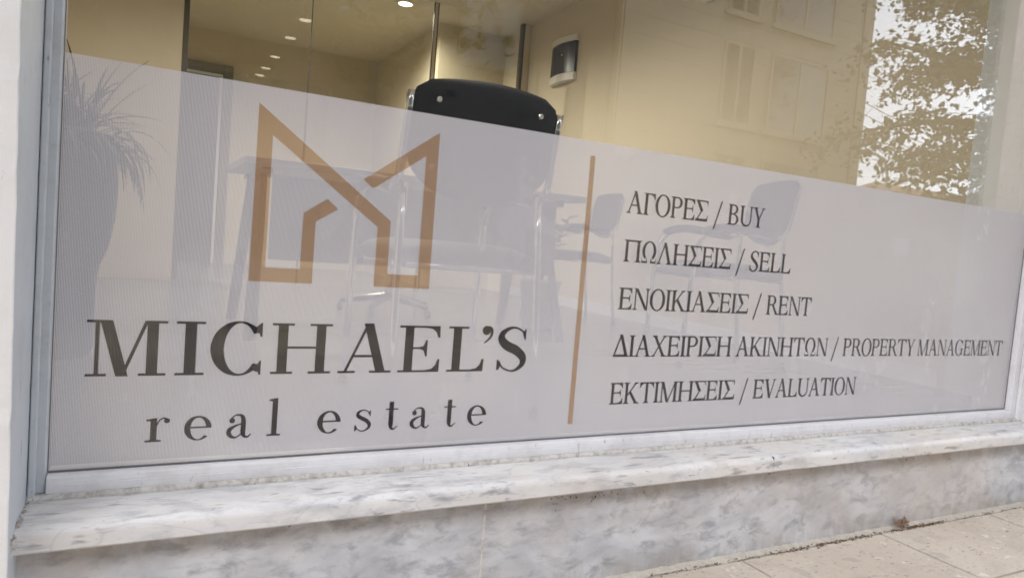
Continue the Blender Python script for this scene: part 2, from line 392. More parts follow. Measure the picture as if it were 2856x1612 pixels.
# one curled dry leaf against the marble
def star_leaf(scale, curl=0.3, lobes=5, seed=0):
    rnd = random.Random(seed); pts = []
    for i in range(lobes * 2 + 1):
        a_ = -2.35 + 4.7 * i / (lobes * 2); r_ = (1.0 if i % 2 == 1 else .60) * (1 - .25 * abs(a_) / 2.35) * rnd.uniform(.85, 1.12)
        pts.append(Vector((math.sin(a_) * r_, math.cos(a_) * r_, 0)) * scale)
    pts.append(Vector((0, -.35 * scale, 0)))
    c0 = Vector((0, 0, 0)); vs = [c0] + pts
    vs = [Vector((v.x, v.y, curl * (v.x ** 2 + v.y ** 2) / scale)) for v in vs]
    n_ = len(pts); return vs, [(0, 1 + (i + 1) % n_, 1 + i) for i in range(n_)]
mb = MB()
for q, (sc_, rx, rz_, o_) in enumerate([(.021, 1.1, .3, (0, 0, .010)), (.019, .5, 2.2, (-.017, -.004, .008)), (.016, 1.3, -1.0, (.016, .002, .01))]):
    vs, fs = star_leaf(sc_, .9, 5, q); mm = Matrix.Translation(o_) @ Matrix.Rotation(rz_, 4, 'Z') @ Matrix.Rotation(rx, 4, 'X')
    vs = [mm @ v for v in vs]; nv = len(vs); vs2 = [v + Vector((0, .0006, .0004)) for v in vs]
    mb.add(vs + vs2, fs + [tuple(reversed([i + nv for i in f])) for f in fs])
lf = mb.build('dry_leaf', M['leaf_dry'], label='curled brown dead leaf lying where the marble meets the pavement', cat='leaf')
lf.location = (1.865, -.108, GZ + .003)

# ------------------------------------------------------------------ marble
def sill_profile(yf, ztop, th, r=.013):
    pr = [(.02, ztop), (yf + r, ztop)]
    for i in range(1, 6):
        a_ = math.pi / 2 * i / 5; pr.append((yf + r - math.sin(a_) * r, ztop - r + math.cos(a_) * r))
    pr += [(yf, ztop - th + .003), (yf + .003, ztop - th), (.02, ztop - th)]
    return pr
sill = empty('window_sill', (0, 0, 0), label='pale veined marble sill with a rounded nose below the shop window', cat='window sill')
for x0, x1, sd_ in ((-.030, 1.3520, 3), (1.3533, 2.62, 8)):
    mbx = rough_x(sill_profile(-.128, -.032, .035), x0, x1, .02, .0006, sd_, 9)
    fix_normals(mbx.build('slab', M['sill'], sill))
box('joint_grout', (1.3515, -.1265, -.0655), (1.3538, .019, -.0335), M['dirt'], sill)
riser = empty('marble_plinth', (0, 0, 0), label='cloudy grey marble plinth between the sill and the pavement', cat='plinth')
for x0, x1 in ((-.030, .6693), (.6705, 2.62)):
    MB().box((x0, -.097, GZ - .05), (x1, -.06, -.0675)).build('panel', M['riser'], riser, bevel=.0012)
box('panel_joint', (.6685, -.0972, GZ), (.6716, -.07, -.0685), M['putty'], riser)
box('lip_shade_strip', (-.02, -.0995, -.0705), (2.6, -.0972, -.0672), M['dirt'], riser)  # thin dark brown strip standing in for contact shade under the nosing
fix_normals(rough_x([(-.0972, GZ), (-.1005, GZ), (-.0985, GZ + .004)], .0, 2.6, .004, .0016, 17, 90).build('foot_grime', M['dirt'], riser))
# spider web and cocoons under the nosing, paint scuffs
random.seed(3); mb = MB()
for i in range(90):
    x = random.choice([random.uniform(0, 2.4), random.gauss(.95, .08), random.gauss(.83, .03)]); z = -.0675 - abs(random.gauss(0, .012)); l_ = random.uniform(.001, .005)
    a_ = random.uniform(0, 3.14); mb.tube([(x, -.0985, z), (x + math.cos(a_) * l_, -.0995, z + math.sin(a_) * l_)], random.uniform(.0004, .0011), 5)
mb.build('specks', M['debris'], label='brown specks and old cocoons stuck under the sill nosing', cat='dirt', kind='stuff')

# ------------------------------------------------------------------ the front wall of the building
def leaning_pier(name, x_out, x_in, label):
    # plaster face leans a little (measured), with a rounded chipped arris towards the window
    mb = MB(); vs = []; fs = []; zs = [-.32 + .02 * i for i in range(150)]
    sgn = 1 if x_in > x_out else -1
    for z in zs:
        yf = -.171 - .047 * max(-.3, min(1.2, (z + .05) / .66)) if name_left else -.16
        n1 = noise.noise(Vector((3, 1, z * 30))) * .0012 + noise.noise(Vector((3, 1, z * 130))) * .0007
        vs += [(x_out, yf, z), (x_in - sgn * .0022, yf + n1, z), (x_in - sgn * .0006 + n1 * .7, yf + .001, z), (x_in + n1 * .5, yf + .004, z), (x_in, .12, z), (x_out, .12, z)]
    n_ = 6
    for i in range(len(zs) - 1):
        for j in range(n_): fs.append((i * n_ + j, i * n_ + (j + 1) % n_, (i + 1) * n_ + (j + 1) % n_, (i + 1) * n_ + j))
    fs += [tuple(range(n_)), tuple((len(zs) - 1) * n_ + j for j in range(n_))]
    mb.add(vs, fs); o = mb.build('pier', M['plaster'])
    o.data.materials.append(M['reveal'] if name_left else M['plaster'])
    for i in range(len(zs) - 1):
        for j in (2, 3): o.data.polygons[i * n_ + j].material_index = 1
    fix_normals(o); return o
name_left = True
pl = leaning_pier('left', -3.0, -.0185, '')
pl.name = 'plaster_pier'; tag(pl, 'white plastered wall pier with a grey reveal left of the window', 'wall')
name_left = False
pr_ = leaning_pier('right', 6.0, 2.531, ''); pr_.name = 'plaster_pier.001'
tag(pr_, 'white plastered wall pier at the right end of the window', 'wall')
box('upper_wall', (-3.0, -.16, 2.66), (6.0, .12, 6.5), M['plaster'], label='white plastered wall above the shop window opening', cat='wall')
box('sky_blocker', (-3.0, -1.75, 2.95), (6.0, -.161, 3.12), M['plaster'], label='unseen white slab added over the shop front to block the upper sky', cat='sky_blocker')  # out-of-view slab, added to cut light from the upper sky
# crumbling paint where the pier meets the sill
random.seed(21); mb = MB()
for i in range(70):
    t_ = random.random(); y = -.03 - .13 * t_; x = -.0185 + random.uniform(0, .0035); z = -.032 - (.03 if t_ > .7 else 0) * random.random() + random.uniform(0, .003); s_ = random.uniform(.0012, .004)
    c0 = Vector((x, y, z)); vs = [c0 + Vector((random.uniform(-s_, s_), random.uniform(-s_, s_), random.uniform(-s_, s_))) for _ in range(6)]
    mb.add(vs, [(0, 1, 2), (2, 1, 3), (3, 4, 5), (0, 2, 4), (1, 5, 3), (0, 5, 1), (4, 5, 0)])
mb.build('paint_crumbs', M['putty'], label='crumbling paint along the left end of the marble sill', cat='paint crumbs', kind='stuff')

# ------------------------------------------------------------------ shop window
win = empty('shop_window', (W / 2, 0, 0), label='large fixed shop window in a white painted frame over the marble sill', cat='window')
def wpart(mb, name, mat, **kw):
    mb.v = [(x - W / 2, y, z) for x, y, z in mb.v]; return mb.build(name, mat, win, **kw)
TOPZ = 2.60
prof = [(.03, -.024), (-.024, -.024), (-.025, -.012), (-.024, -.0115), (-.0245, -.010), (-.0235, -.002), (-.020, .0), (.0, .0), (.03, .0)]
fix_normals(wpart(rough_x(prof, .004, 2.4855, .03, .0004, 2, 8), 'bottom_rail', M['frame']))
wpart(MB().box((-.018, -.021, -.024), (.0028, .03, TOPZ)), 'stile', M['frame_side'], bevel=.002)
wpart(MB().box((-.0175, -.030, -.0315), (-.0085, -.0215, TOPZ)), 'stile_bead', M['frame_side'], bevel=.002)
wpart(MB().box((2.4868, -.021, -.024), (2.531, .03, TOPZ)), 'stile', M['frame'], bevel=.002)
wpart(MB().box((2.510, -.032, -.030), (2.5305, -.0215, TOPZ)), 'stile_bead', M['frame'], bevel=.002)
wpart(MB().box((.003, -.021, TOPZ - .05), (2.4865, .03, TOPZ)), 'top_rail', M['frame'], bevel=.002)
wpart(MB().box((.0035, -.0042, .0003), (2.486, -.0012, .0026)), 'gasket', M['gasket'])
wpart(MB().box((.0030, -.0040, .0028), (.0040, -.0012, TOPZ - .052)), 'gasket', M['gasket'])
wpart(MB().box((2.4852, -.0040, .0028), (2.4866, -.0012, TOPZ - .052)), 'gasket', M['gasket'])
fix_normals(wpart(rough_x([(.02, -.033), (-.031, -.033), (-.0315, -.0285), (-.029, -.0242), (.02, -.0242)], -.018, 2.53, .004, .0016, 4, 70), 'putty_strip', M['putty']))
wpart(MB().box((.001, .0012, .001), (2.4875, .0072, TOPZ - .051)), 'glass_pane', M['glass'])

# ------------------------------------------------------------------ perforated film with its print
FILM_TOP = .600
flm = empty('window_film', (0, 0, 0), label='perforated white film printed with a brown house logo and black lettering on the glass', cat='window film')
m_ = MB(); nxs = 120
vs = []; fs = []
for i in range(nxs + 1):
    x = .0031 + (2.4862 - .0031) * i / nxs
    vs += [(x, .0006, .0012), (x, .0006, FILM_TOP + noise.noise(Vector((x * 3, 0, 0))) * .0006)]
for i in range(nxs): fs.append((2 * i, 2 * i + 2, 2 * i + 3, 2 * i + 1))
m_.add(vs, fs).build('film_sheet', M['film_white'], flm)
MB().add([(x, .00083, z) for x, y, z in vs], fs).build('black_backing', M['film_black'], flm)
PY = [.0004]
def flat(polys, name, mat, parent, base=(0, 0)):
    """printed shapes: each piece a sheet a few hundredths of a millimetre above the last, facing the street"""
    mb = MB()
    for i, pl_ in enumerate(polys):
        A = sum(pl_[j][0] * pl_[(j + 1) % len(pl_)][1] - pl_[(j + 1) % len(pl_)][0] * pl_[j][1] for j in range(len(pl_)))
        if A < 0: pl_ = pl_[::-1]
        y = -.00005 - .00003 * i
        mb.add([(q[0] - base[0], y, q[1] - base[1]) for q in pl_], [tuple(range(len(pl_)))])
    o = mb.build(name, mat, parent); o.location = (base[0], 0, base[1]); return o
logo = [(.2643, .5728), (.4908, .4058), (.4908, .3140), (.5470, .3140), (.5470, .5254), (.4554, .4586), (.4382, .4724), (.5700, .5700), (.5700, .2912),
        (.4679, .2912), (.4679, .3940), (.2874, .5255), (.2868, .3141), (.3420, .3141), (.3424, .4066), (.3799, .4335), (.3985, .4179), (.3625, .3940), (.3622, .2912), (.2632, .2912)]
flat([logo], 'logo', M['film_brown'], flm, (.27, .29))
flat([[(.8910, .0284), (.9025, .0284), (.9025, .5714), (.8910, .5714)]], 'divider_bar', M['film_brown'], flm, (.89, .03))

# ---- lettering -----------------------------------------------------------
class Face:
    def __init__(s, T, t, sf, h, br): s.T, s.t, s.s, s.h, s.b = T, t, sf, h, br
    def stem(s, x, w, y0=0, y1=1, bot=1, top=1, sl=None, sr=None):
        sl = s.s if sl is None else sl; sr = s.s if sr is None else sr; h, b = s.h, s.b; a, c = x - w / 2, x + w / 2; P = []
        if bot: P += [(a - sl, y0), (c + sr, y0), (c + sr, y0 + h), (c + sr * .3, y0 + h + b * .25), (c, y0 + h + b)]
        else: P += [(a, y0), (c, y0)]
        if top: P += [(c, y1 - h - b), (c + sr * .3, y1 - h - b * .25), (c + sr, y1 - h), (c + sr, y1), (a - sl, y1), (a - sl, y1 - h), (a - sl * .3, y1 - h - b * .25), (a, y1 - h - b)]
        else: P += [(c, y1), (a, y1)]
        if bot: P += [(a, y0 + h + b), (a - sl * .3, y0 + h + b * .25), (a - sl, y0 + h)]
        return P
    def diag(s, x0, y0, x1, y1, w): return [(x0 - w / 2, y0), (x0 + w / 2, y0), (x1 + w / 2, y1), (x1 - w / 2, y1)]
    def foot(s, x, y, w, up=1, l=None, r=None):
        l = s.s if l is None else l; r = s.s if r is None else r; h = s.h * up; b = s.b * up
        return [(x - w / 2 - l, y), (x + w / 2 + r, y), (x + w / 2 + r, y + h), (x + w / 2, y + h + b * .6), (x - w / 2, y + h + b * .6), (x - w / 2 - l, y + h)]
    def arm(s, x0, x1, y, up, L, t=None):   # horizontal arm ending in a vertical wedge; up=+1 wedge rises (bottom arm)
        t = t or s.t; e = .045 + s.T * .25
        bar = [(x0, y), (x1, y), (x1, y + up * t), (x0, y + up * t)]
        wd = [(x1 - e * 3.2, y + up * t * .98), (x1 - e, y + up * t * .5), (x1, y), (x1 + .012, y + up * L), (x1 - .028, y + up * L), (x1 - e * 1.1, y + up * (t + (L - t) * .42)), (x1 - e * 2, y + up * (t + (L - t) * .13))]
        return [bar, wd]
def ring(cx, cy_, rx, ry, ix, iy, a0=0, a1=360, n=40, ox=0):
    out = []
    for i in range(n):
        A, B = R(a0 + (a1 - a0) * i / n), R(a0 + (a1 - a0) * (i + 1) / n)
        out.append([(cx + rx * math.cos(A), cy_ + ry * math.sin(A)), (cx + rx * math.cos(B), cy_ + ry * math.sin(B)),
                    (cx + ox + ix * math.cos(B), cy_ + iy * math.sin(B)), (cx + ox + ix * math.cos(A), cy_ + iy * math.sin(A))])
    # join the strip into one outline when open, into two halves when closed
    def strip(qs): return [q[0] for q in qs] + [qs[-1][1]] + [qs[-1][2]] + [q[3] for q in reversed(qs)]
    if abs(a1 - a0) >= 360: return [strip(out[:n // 2]), strip(out[n // 2:])]
    return [strip(out)]
def stroke(ctrl, n=10):
    """ctrl: (x, y, width) knots, smooth (Catmull-Rom) centre line, width measured across it"""
    P = [ctrl[0]] + list(ctrl) + [ctrl[-1]]; C = []
    for i in range(1, len(P) - 2):
        for k_ in range(n):
            t = k_ / n
            C.append(tuple(.5 * ((2 * P[i][d]) + (-P[i - 1][d] + P[i + 1][d]) * t + (2 * P[i - 1][d] - 5 * P[i][d] + 4 * P[i + 1][d] - P[i + 2][d]) * t * t
                                 + (-P[i - 1][d] + 3 * P[i][d] - 3 * P[i + 1][d] + P[i + 2][d]) * t ** 3) for d in range(3)))
    C.append(tuple(ctrl[-1])); Lf = []; Rt = []
    for i, (x, y, w) in enumerate(C):
        a_ = C[max(0, i - 1)]; b_ = C[min(len(C) - 1, i + 1)]; dx, dy = b_[0] - a_[0], b_[1] - a_[1]; L = math.hypot(dx, dy) or 1
        Lf.append((x - dy / L * w / 2, y + dx / L * w / 2)); Rt.append((x + dy / L * w / 2, y - dx / L * w / 2))
    return [[Lf[i], Lf[i + 1], Rt[i + 1], Rt[i]] for i in range(len(C) - 1)]
def merge(quads):   # consecutive quads -> one outline
    return [[q[0] for q in quads] + [quads[-1][1], quads[-1][2]] + [q[3] for q in reversed(quads)]]
def disc(cx, cy_, r, ry=None, n=20): return [(cx + r * math.cos(2 * math.pi * i / n), cy_ + (ry or r) * math.sin(2 * math.pi * i / n)) for i in range(n)]

def glyphs(F):
    T, t, s, h, b = F.T, F.t, F.s, F.h, F.b
    G = {}
    def st(x, w=T, **k_): return F.stem(x, w, **k_)
    x0 = s + T / 2
    G['I'] = (2 * x0, [st(x0)])
    def E(w): return [st(x0, sr=.01, top=1)] + F.arm(x0, w, 0, 1, .27) + F.arm(x0, w - .03, 1, -1, .25) + [[(x0, .5), (w - .17, .5 + t * .1), (w - .17, .5 + t * 1.0), (x0, .5 + t)], [(w - .25, .5 + t * .1), (w - .17, .5 - .02), (w - .15, .5 - .13), (w - .115, .5 - .13), (w - .115, .5 + .13 + t), (w - .15, .5 + .13 + t), (w - .17, .5 + t + .02), (w - .25, .5 + t)]]
    G['E'] = (.78, E(.74))
    G['L'] = (.74, [st(x0, sr=s)] + F.arm(x0, .72, 0, 1, .29))
    G['Γ'] = (.68, [st(x0, sr=s, top=0), [(x0 - T / 2 - s, 1), (x0, 1), (x0, 1 - h), (x0 - T / 2 - s, 1 - h)]] + F.arm(x0 - T / 2, .66, 1, -1, .29))
    w = .84; G['T'] = (w, [F.stem(w / 2, T, top=0)] + F.arm(w / 2, w - .01, 1, -1, .27) + [[(w - q[0], q[1]) for q in p_] for p_ in F.arm(w / 2, w - .01, 1, -1, .27)])
    w = .98; G['H'] = (w, [st(x0), st(w - x0), [(x0, .49), (w - x0, .49), (w - x0, .49 + t), (x0, .49 + t)]])
    w = .98; G['Π'] = (w, [st(x0), st(w - x0), [(x0, 1 - t * 1.25), (w - x0, 1 - t * 1.25), (w - x0, 1 - .001), (x0, 1 - .001)]])
    w = .92; ax = w * .47
    Aleft = F.diag(s + t / 2, h, ax + .01, .99, t * 1.15); Aright = F.diag(w - s - T * .55, h, ax, 1.02, T * 1.08)
    feet = [F.foot(s + t / 2, 0, t), F.foot(w - s - T * .55, 0, T)]
    G['A'] = (w, [Aleft, Aright, [(w * .24, .34), (w * .72, .34), (w * .72, .34 + t), (w * .24, .34 + t)]] + feet)
    G['Λ'] = (w, [Aleft, Aright] + feet)
    w = .84; G['Δ'] = (w, [F.diag(t * .7, .0, w * .47, 1.0, t * 1.25), F.diag(w - T * .6, 0, w * .47, 1.03, T * 1.15), [(0, 0), (w, 0), (w - .02, t * 1.6), (.03, t * 1.6)]])
    w = .88; G['V'] = (w, [F.diag(w * .52, -.015, s + T * .55, 1, T * 1.08), F.diag(w * .52, 0.0, w - s - t / 2, 1, t * 1.15), F.foot(s + T * .55, 1, T, -1), F.foot(w - s - t / 2, 1, t, -1)])
    w = .86; G['Y'] = (w, [F.stem(w * .5, T, 0, .44, top=0), F.diag(w * .5, .40, s + T * .5, 1, T * 1.05), F.diag(w * .5 + .02, .40, w - s - t / 2, 1, t * 1.2), F.foot(s + T * .55, 1, T, -1), F.foot(w - s - t / 2, 1, t, -1)])
    w = .9; G['X'] = (w, [F.diag(w - s - T * .55, 0, s + T * .5, 1, T * 1.12), F.diag(s + t / 2, 0, w - s - t, 1, t * 1.25), F.foot(s + t / 2 + .01, 0, t), F.foot(w - s - T * .5, 0, T), F.foot(s + T * .5, 1, T, -1), F.foot(w - s - t, 1, t, -1)])
    w = .9; G['K'] = (w, [st(x0), F.diag(x0 + T * .3, .38, w - s - t * 1.8, 1, t * 1.35), F.diag(w - s - T * .45, 0, x0 + T * 1.25, .56, T * 1.18), F.foot(w - s - T * .45, 0, T, 1, s * .7, s), F.foot(w - s - t * 1.8, 1, t, -1)])
    w = .94; nl, nr = s + t / 2, w - s - t / 2
    G['N'] = (w, [F.stem(nl + .02, t, top=0), F.stem(nr - .01, t * 1.05, bot=0), F.diag(nr - T * .22, -.01, nl + T * .35, 1, T * 1.1), [(nl - s * .9, 1), (nl + T * .6, 1), (nl + T * .6, 1 - h), (nl - s * .9, 1 - h)]])
    w = 1.12; G['M'] = (w, [F.stem(s + t / 2 + .02, t, top=0), F.stem(w - x0, T, sl=.06), F.diag(w * .46, -.01, s + T * .55, 1, T * 1.05), F.diag(w * .46 + .01, .02, w - x0 - T * .1, 1, t * 1.15), [(0, 1), (s + T * .6, 1), (s + T * .6, 1 - h), (0, 1 - h)]])
    w = .80; G['Σ'] = (w, [F.diag(w * .50, .49, T * .75, .99, T * 1.25), F.diag(.03 + t, t * .9, w * .52, .53, t * 1.3), [(.0, 0), (w - .02, 0), (w - .02, t * 1.9), (.03, t * 1.9)], [(.02, 1), (w - .06, 1), (w - .06, 1 - t), (.02, 1 - t)],
                          [(w - .16, 1 - t * .9), (w - .04, 1), (w - .02, .76), (w - .055, .76), (w - .09, .89)], [(w - .2, t * 1.5), (w - .02, 0), (w + .01, .29), (w - .03, .29), (w - .09, .13)]])
    def bowl(cx, cy_, rx, ry, k_): return ring(cx, cy_, rx, ry, rx - T * k_, ry - t, -90, 90, 20)
    px = x0
    G['P'] = (.74, [st(x0)] + bowl(.40, .735, .31, .265, 1.0) + [[(px, 1), (.401, 1), (.401, 1 - t), (px, 1 - t)], [(px, .47), (.401, .47), (.401, .47 + t), (px, .47 + t)]])
    G['B'] = (.80, [st(x0, sr=.01)] + bowl(.38, .765, .29, .235, .95) + bowl(.40, .27, .345, .27, 1.0) + [[(px, 1), (.381, 1), (.381, 1 - t), (px, 1 - t)], [(px, .50), (.42, .50), (.42, .50 + t), (px, .50 + t)], [(px, 0), (.401, 0), (.401, t), (px, t)]])
    G['R'] = (.88, [st(x0)] + bowl(.40, .745, .30, .255, 1.0) + [[(px, 1), (.401, 1), (.401, 1 - t), (px, 1 - t)], [(px, .49), (.45, .49), (.45, .49 + t), (px, .49 + t)], F.diag(.80, 0, .46, .52, T * 1.1), F.foot(.80, 0, T, 1, s * .5, s * .7)])
    w = .90; G['O'] = (w, ring(w / 2, .5, w / 2, .525, w / 2 - T * 1.08, .525 - t * .85))
    def C(w): return ring(w * .50, .5, w * .50, .525, w * .5 - T * 1.12, .525 - t * .85, 38, 322, 44, T * .06) + \
        [[(w * .80, .90), (w * .92, 1.0), (w * .955, 1.0), (w * .955, .70), (w * .915, .70), (w * .885, .80)], [(w * .80, .10), (w * .92, .20), (w * .95, .30), (w * .975, .30), (w * .95, .02), (w * .92, .02), (w * .88, .10)]]
    G['C'] = (.90, C(.90))
    w = .94; G['G'] = (w, ring(w * .48, .5, w * .48, .525, w * .48 - T * 1.12, .525 - t * .85, 40, 318, 44) + [[(w * .74, .90), (w * .84, 1.0), (w * .87, 1.0), (w * .87, .70), (w * .835, .70), (w * .80, .82)], F.stem(w * .80, T, .06, .46, bot=0, sl=s * .8, sr=s * .6)])
    w = .90; lx, rx_ = s + T / 2, w - s - t / 2
    G['U'] = (w, [F.stem(lx, T, .33, 1, bot=0), F.stem(rx_, t * 1.1, .33, 1, bot=0)] + ring((lx - T / 2 + rx_ + t * .55) / 2, .335, (rx_ + t * .55 - lx + T / 2) / 2, .355, (rx_ - t * .55 - lx - T / 2) / 2, .355 - t * 1.3, 180, 360, 24, (T - t * 1.1) / 2))
    w = .92; G['Ω'] = (w, ring(w / 2, .56, w * .44, .46, w * .44 - T * 1.05, .46 - t, -52, 232, 44) +
                      [[(w * .06, 0), (w * .40, 0), (w * .40, .10), (w * .36, .22), (w * .315, .22), (w * .34, .085), (w * .09, .085), (w * .06, .20), (w * .03, .20)],
                       [(w * .94, 0), (w * .60, 0), (w * .60, .10), (w * .64, .22), (w * .685, .22), (w * .66, .085), (w * .91, .085), (w * .94, .20), (w * .97, .20)]])
    w = .66; S_ = [(w * .86, .80, t), (w * .78, .93, t * 1.0), (w * .56, 1.0, t * 1.05), (w * .27, .92, T * .62), (w * .19, .75, T * 1.0), (w * .34, .60, T * 1.15), (w * .62, .46, T * 1.2), (w * .83, .29, T * 1.05), (w * .76, .09, T * .62), (w * .46, -.01, t * 1.1), (w * .2, .08, t), (w * .10, .25, t)]
    G['S'] = (w, merge(stroke(S_, 6)) + [[(w * .80, .86), (w * .87, 1.0), (w * .91, 1.0), (w * .91, .70), (w * .875, .70)], [(w * .08, .0), (w * .12, 0), (w * .2, .13), (w * .11, .31), (w * .07, .31)]])
    G['/'] = (.5, [F.diag(.04, -.30, .46, 1.08, t * 1.35)])
    return G
LIST = glyphs(Face(.150, .066, .088, .042, .05))
ALIAS = {'Α': 'A', 'Β': 'B', 'Ε': 'E', 'Ζ': 'Z', 'Η': 'H', 'Ι': 'I', 'Κ': 'K', 'Μ': 'M', 'Ν': 'N', 'Ο': 'O', 'Ρ': 'P', 'Τ': 'T', 'Υ': 'Y', 'Χ': 'X'}
def place(G, word, x0, x1, z0, cap, parent, gap=.015, z1=None):
    ws = [G[ALIAS.get(c, c)][0] for c in word]; tot = sum(ws) + gap * (len(ws) - 1); kx = (x1 - x0) / tot; x = x0
    for c, w in zip(word, ws):
        polys = [[(x + p_[0] * kx, z0 + p_[1] * cap) for p_ in pl_] for pl_ in G[ALIAS.get(c, c)][1]]
        flat(polys, 'letter', M['film_black'], parent, (x, z0)); x += (w + gap) * kx
def text_line(label): return tag(empty('text_line'), label)
rows = [(.4670, [('ΑΓΟΡΕΣ', .9905, 1.2110), ('/', 1.2290, 1.2520), ('BUY', 1.2705, 1.3852)]),
        (.3666, [('ΠΩΛΗΣΕΙΣ', .9930, 1.2937), ('/', 1.3103, 1.3334), ('SELL', 1.3510, 1.4878)]),
        (.2666, [('ΕΝΟΙΚΙΑΣΕΙΣ', .9905, 1.3614), ('/', 1.3788, 1.4019), ('RENT', 1.4205, 1.5744)]),
        (.1668, [('ΔΙΑΧΕΙΡΙΣΗ', .9881, 1.3218), ('ΑΚΙΝΗΤΩΝ', 1.3366, 1.6513), ('/', 1.6671, 1.6899), ('PROPERTY', 1.7090, 2.0070), ('MANAGEMENT', 2.0200, 2.4385)]),
        (.0655, [('ΕΚΤΙΜΗΣΕΙΣ', .9896, 1.3455), ('/', 1.3641, 1.3859), ('EVALUATION', 1.4050, 1.7760)])]
for z0, words in rows:
    ln = text_line('row of narrow black serif capitals'); ln.parent = flm
    for w_, a_, b_ in words: place(LIST, w_, a_, b_, z0, .0458, ln)

# the big company name, each letter drawn on its own measured box
D = Face(.19, .045, .08, .045, .0)
cap = .0842; bz = .1400; ln = text_line('large black wide serif company name'); ln.parent = flm
def big(polys, x, w): flat([[(x + p_[0] * cap, bz + p_[1] * cap) for p_ in pl_] for pl_ in polys], 'letter', M['film_black'], ln, (x, bz))
Tb, tb, hb = .192, .052, .045
def bs(x, w=Tb, s0=.12, s1=.12, y0=0, y1=1, bot=1, top=1): return D.stem(x, w, y0, y1, bot, top, s0, s1)
u = lambda v, x: (v - x) / cap
x = .0440   # M
big([D.stem(u(.0580, x), .068, 0, 1, 1, 0, .135, .12), [(0, 1), (.37, 1), (.37, 1 - hb), (0, 1 - hb)], D.diag(u(.0915, x), -.005, u(.0693, x), 1, .195), D.diag(u(.0925, x), .03, u(.1228, x), 1, .062),
     bs(u(.1308, x), .185, .12, .14, top=0), [(u(.120, x), 1), (u(.1512, x), 1), (u(.1512, x), 1 - hb), (u(.120, x), 1 - hb)], [(u(.0885, x), -.005), (u(.0945, x), -.005), (u(.0925, x), .06)]], x, 0)
x = .1625; big([bs(u(.1836, x), .2, .145, .145)], x, 0)
x = .2124; wC = u(.2885, x)
big(ring(wC * .545, .5, wC * .545, .525, wC * .545 - .205, .525 - .04, 36, 324, 48, .03) +
    [[(wC * .80, .86), (wC * .93, .955), (wC * .98, 1.0), (wC * 1.01, 1.0), (wC * 1.01, .73), (wC * .975, .73), (wC * .93, .83)],
     [(wC * .83, .10), (wC * .93, .18), (wC * .985, .27), (wC * 1.01, .27), (wC * 1.01, -.01), (wC * .975, -.01), (wC * .95, .05), (wC * .90, .05)]], x, 0)
x = .3044; hl, hr = .3219, .3838
big([bs(u(hl, x), .19, .115, .115), bs(u(hr, x), .19, .125, .125), [(u(hl, x), .50), (u(hr, x), .50), (u(hr, x), .545), (u(hl, x), .545)]], x, 0)
x = .4149
big([D.diag(u(.4280, x), hb, u(.4640, x), 1.01, .062), D.diag(u(.4893, x), hb, u(.4652, x), 1.03, .205), [(u(.4380, x), .325), (u(.480, x), .325), (u(.480, x), .375), (u(.4380, x), .375)],
     [(0, 0), (u(.4448, x), 0), (u(.4448, x), hb), (0, hb)], [(u(.4701, x), 0), (u(.5091, x), 0), (u(.5091, x), hb), (u(.4701, x), hb)]], x, 0)
def bigarm(x, xe, y, up, L): return [[(u(x + .012, x), y), (u(xe, x), y), (u(xe, x), y + up * .04), (u(x + .012, x), y + up * .04)],
    [(u(xe, x) - .33, y + up * .038), (u(xe, x), y), (u(xe, x) + .01, y + up * L), (u(xe, x) - .04, y + up * L), (u(xe, x) - .085, y + up * L * .55), (u(xe, x) - .17, y + up * L * .26)]]
x = .5216
big([bs(u(.5404, x), .195, .125, .02)] + bigarm(x, .6000, 0, 1, .28) + bigarm(x, .5985, 1, -1, .25) +
    [[(u(.5404, x), .50), (u(.5680, x), .50), (u(.5680, x), .54), (u(.5404, x), .54)], [(u(.5600, x), .50), (u(.5680, x), .47), (u(.5725, x), .34), (u(.5755, x), .34), (u(.5755, x), .70), (u(.5725, x), .70), (u(.5680, x), .57), (u(.5600, x), .54)]], x, 0)
x = .6138; big([bs(u(.6336, x), .195, .12, .17)] + bigarm(x, .6895, 0, 1, .28), x, 0)
x = .6835
big([disc(u(.6925, x), .925, .105)] + merge(stroke([(u(.6960, x), 1.0, .09), (u(.7035, x), .93, .075), (u(.7025, x), .80, .06), (u(.6955, x), .70, .045), (u(.6885, x), .635, .03)], 8)), x, 0)
x = .7185
k1 = [(.675, .80, .035), (.60, .93, .04), (.37, 1.0, .055), (.14, .90, .12), (.085, .74, .18), (.22, .59, .215), (.48, .47, .215), (.655, .31, .19), (.635, .13, .12), (.42, .0, .05), (.16, .07, .04), (.06, .22, .035)]
big(merge(stroke(k1, 7)) + [[(.62, .87), (.685, .97), (.71, .97), (.71, .72), (.675, .72)], [(.0, .025), (.05, .025), (.09, .10), (.04, .26), (.0, .26)]], x, 0)

# the spaced lower-case line under it, x-height units
ln = text_line('spaced black lower-case serif letters below the company name'); ln.parent = flm
xh = .0372; lz = .0367
def low(polys, x): flat([[(x + p_[0] * xh, lz + p_[1] * xh) for p_ in pl_] for pl_ in polys], 'letter', M['film_black'], ln, (x, lz))
def gr(): return [[(0, 0), (.60, 0), (.60, .07), (.43, .09), (.43, 1.0), (.36, 1.0), (.03, .95), (.03, .885), (.20, .87), (.20, .09), (0, .07)], disc(.80, .875, .115, .105)] + merge(stroke([(.42, .66, .05), (.50, .86, .055), (.63, .98, .06), (.78, .975, .06)], 7))
def ge(): return ring(.54, .5, .54, .53, .31, .46, 0, 330, 44, .02) + [[(.22, .50), (1.05, .50), (1.05, .565), (.22, .565)]]
def gel():
    o = ring(.535, .5, .535, .53, .30, .455, 0, 200, 30, .01) + ring(.535, .5, .535, .53, .30, .475, 198, 318, 22, .01) + [[(.22, .50), (1.07, .50), (1.045, .57), (.22, .57)]]
    return o
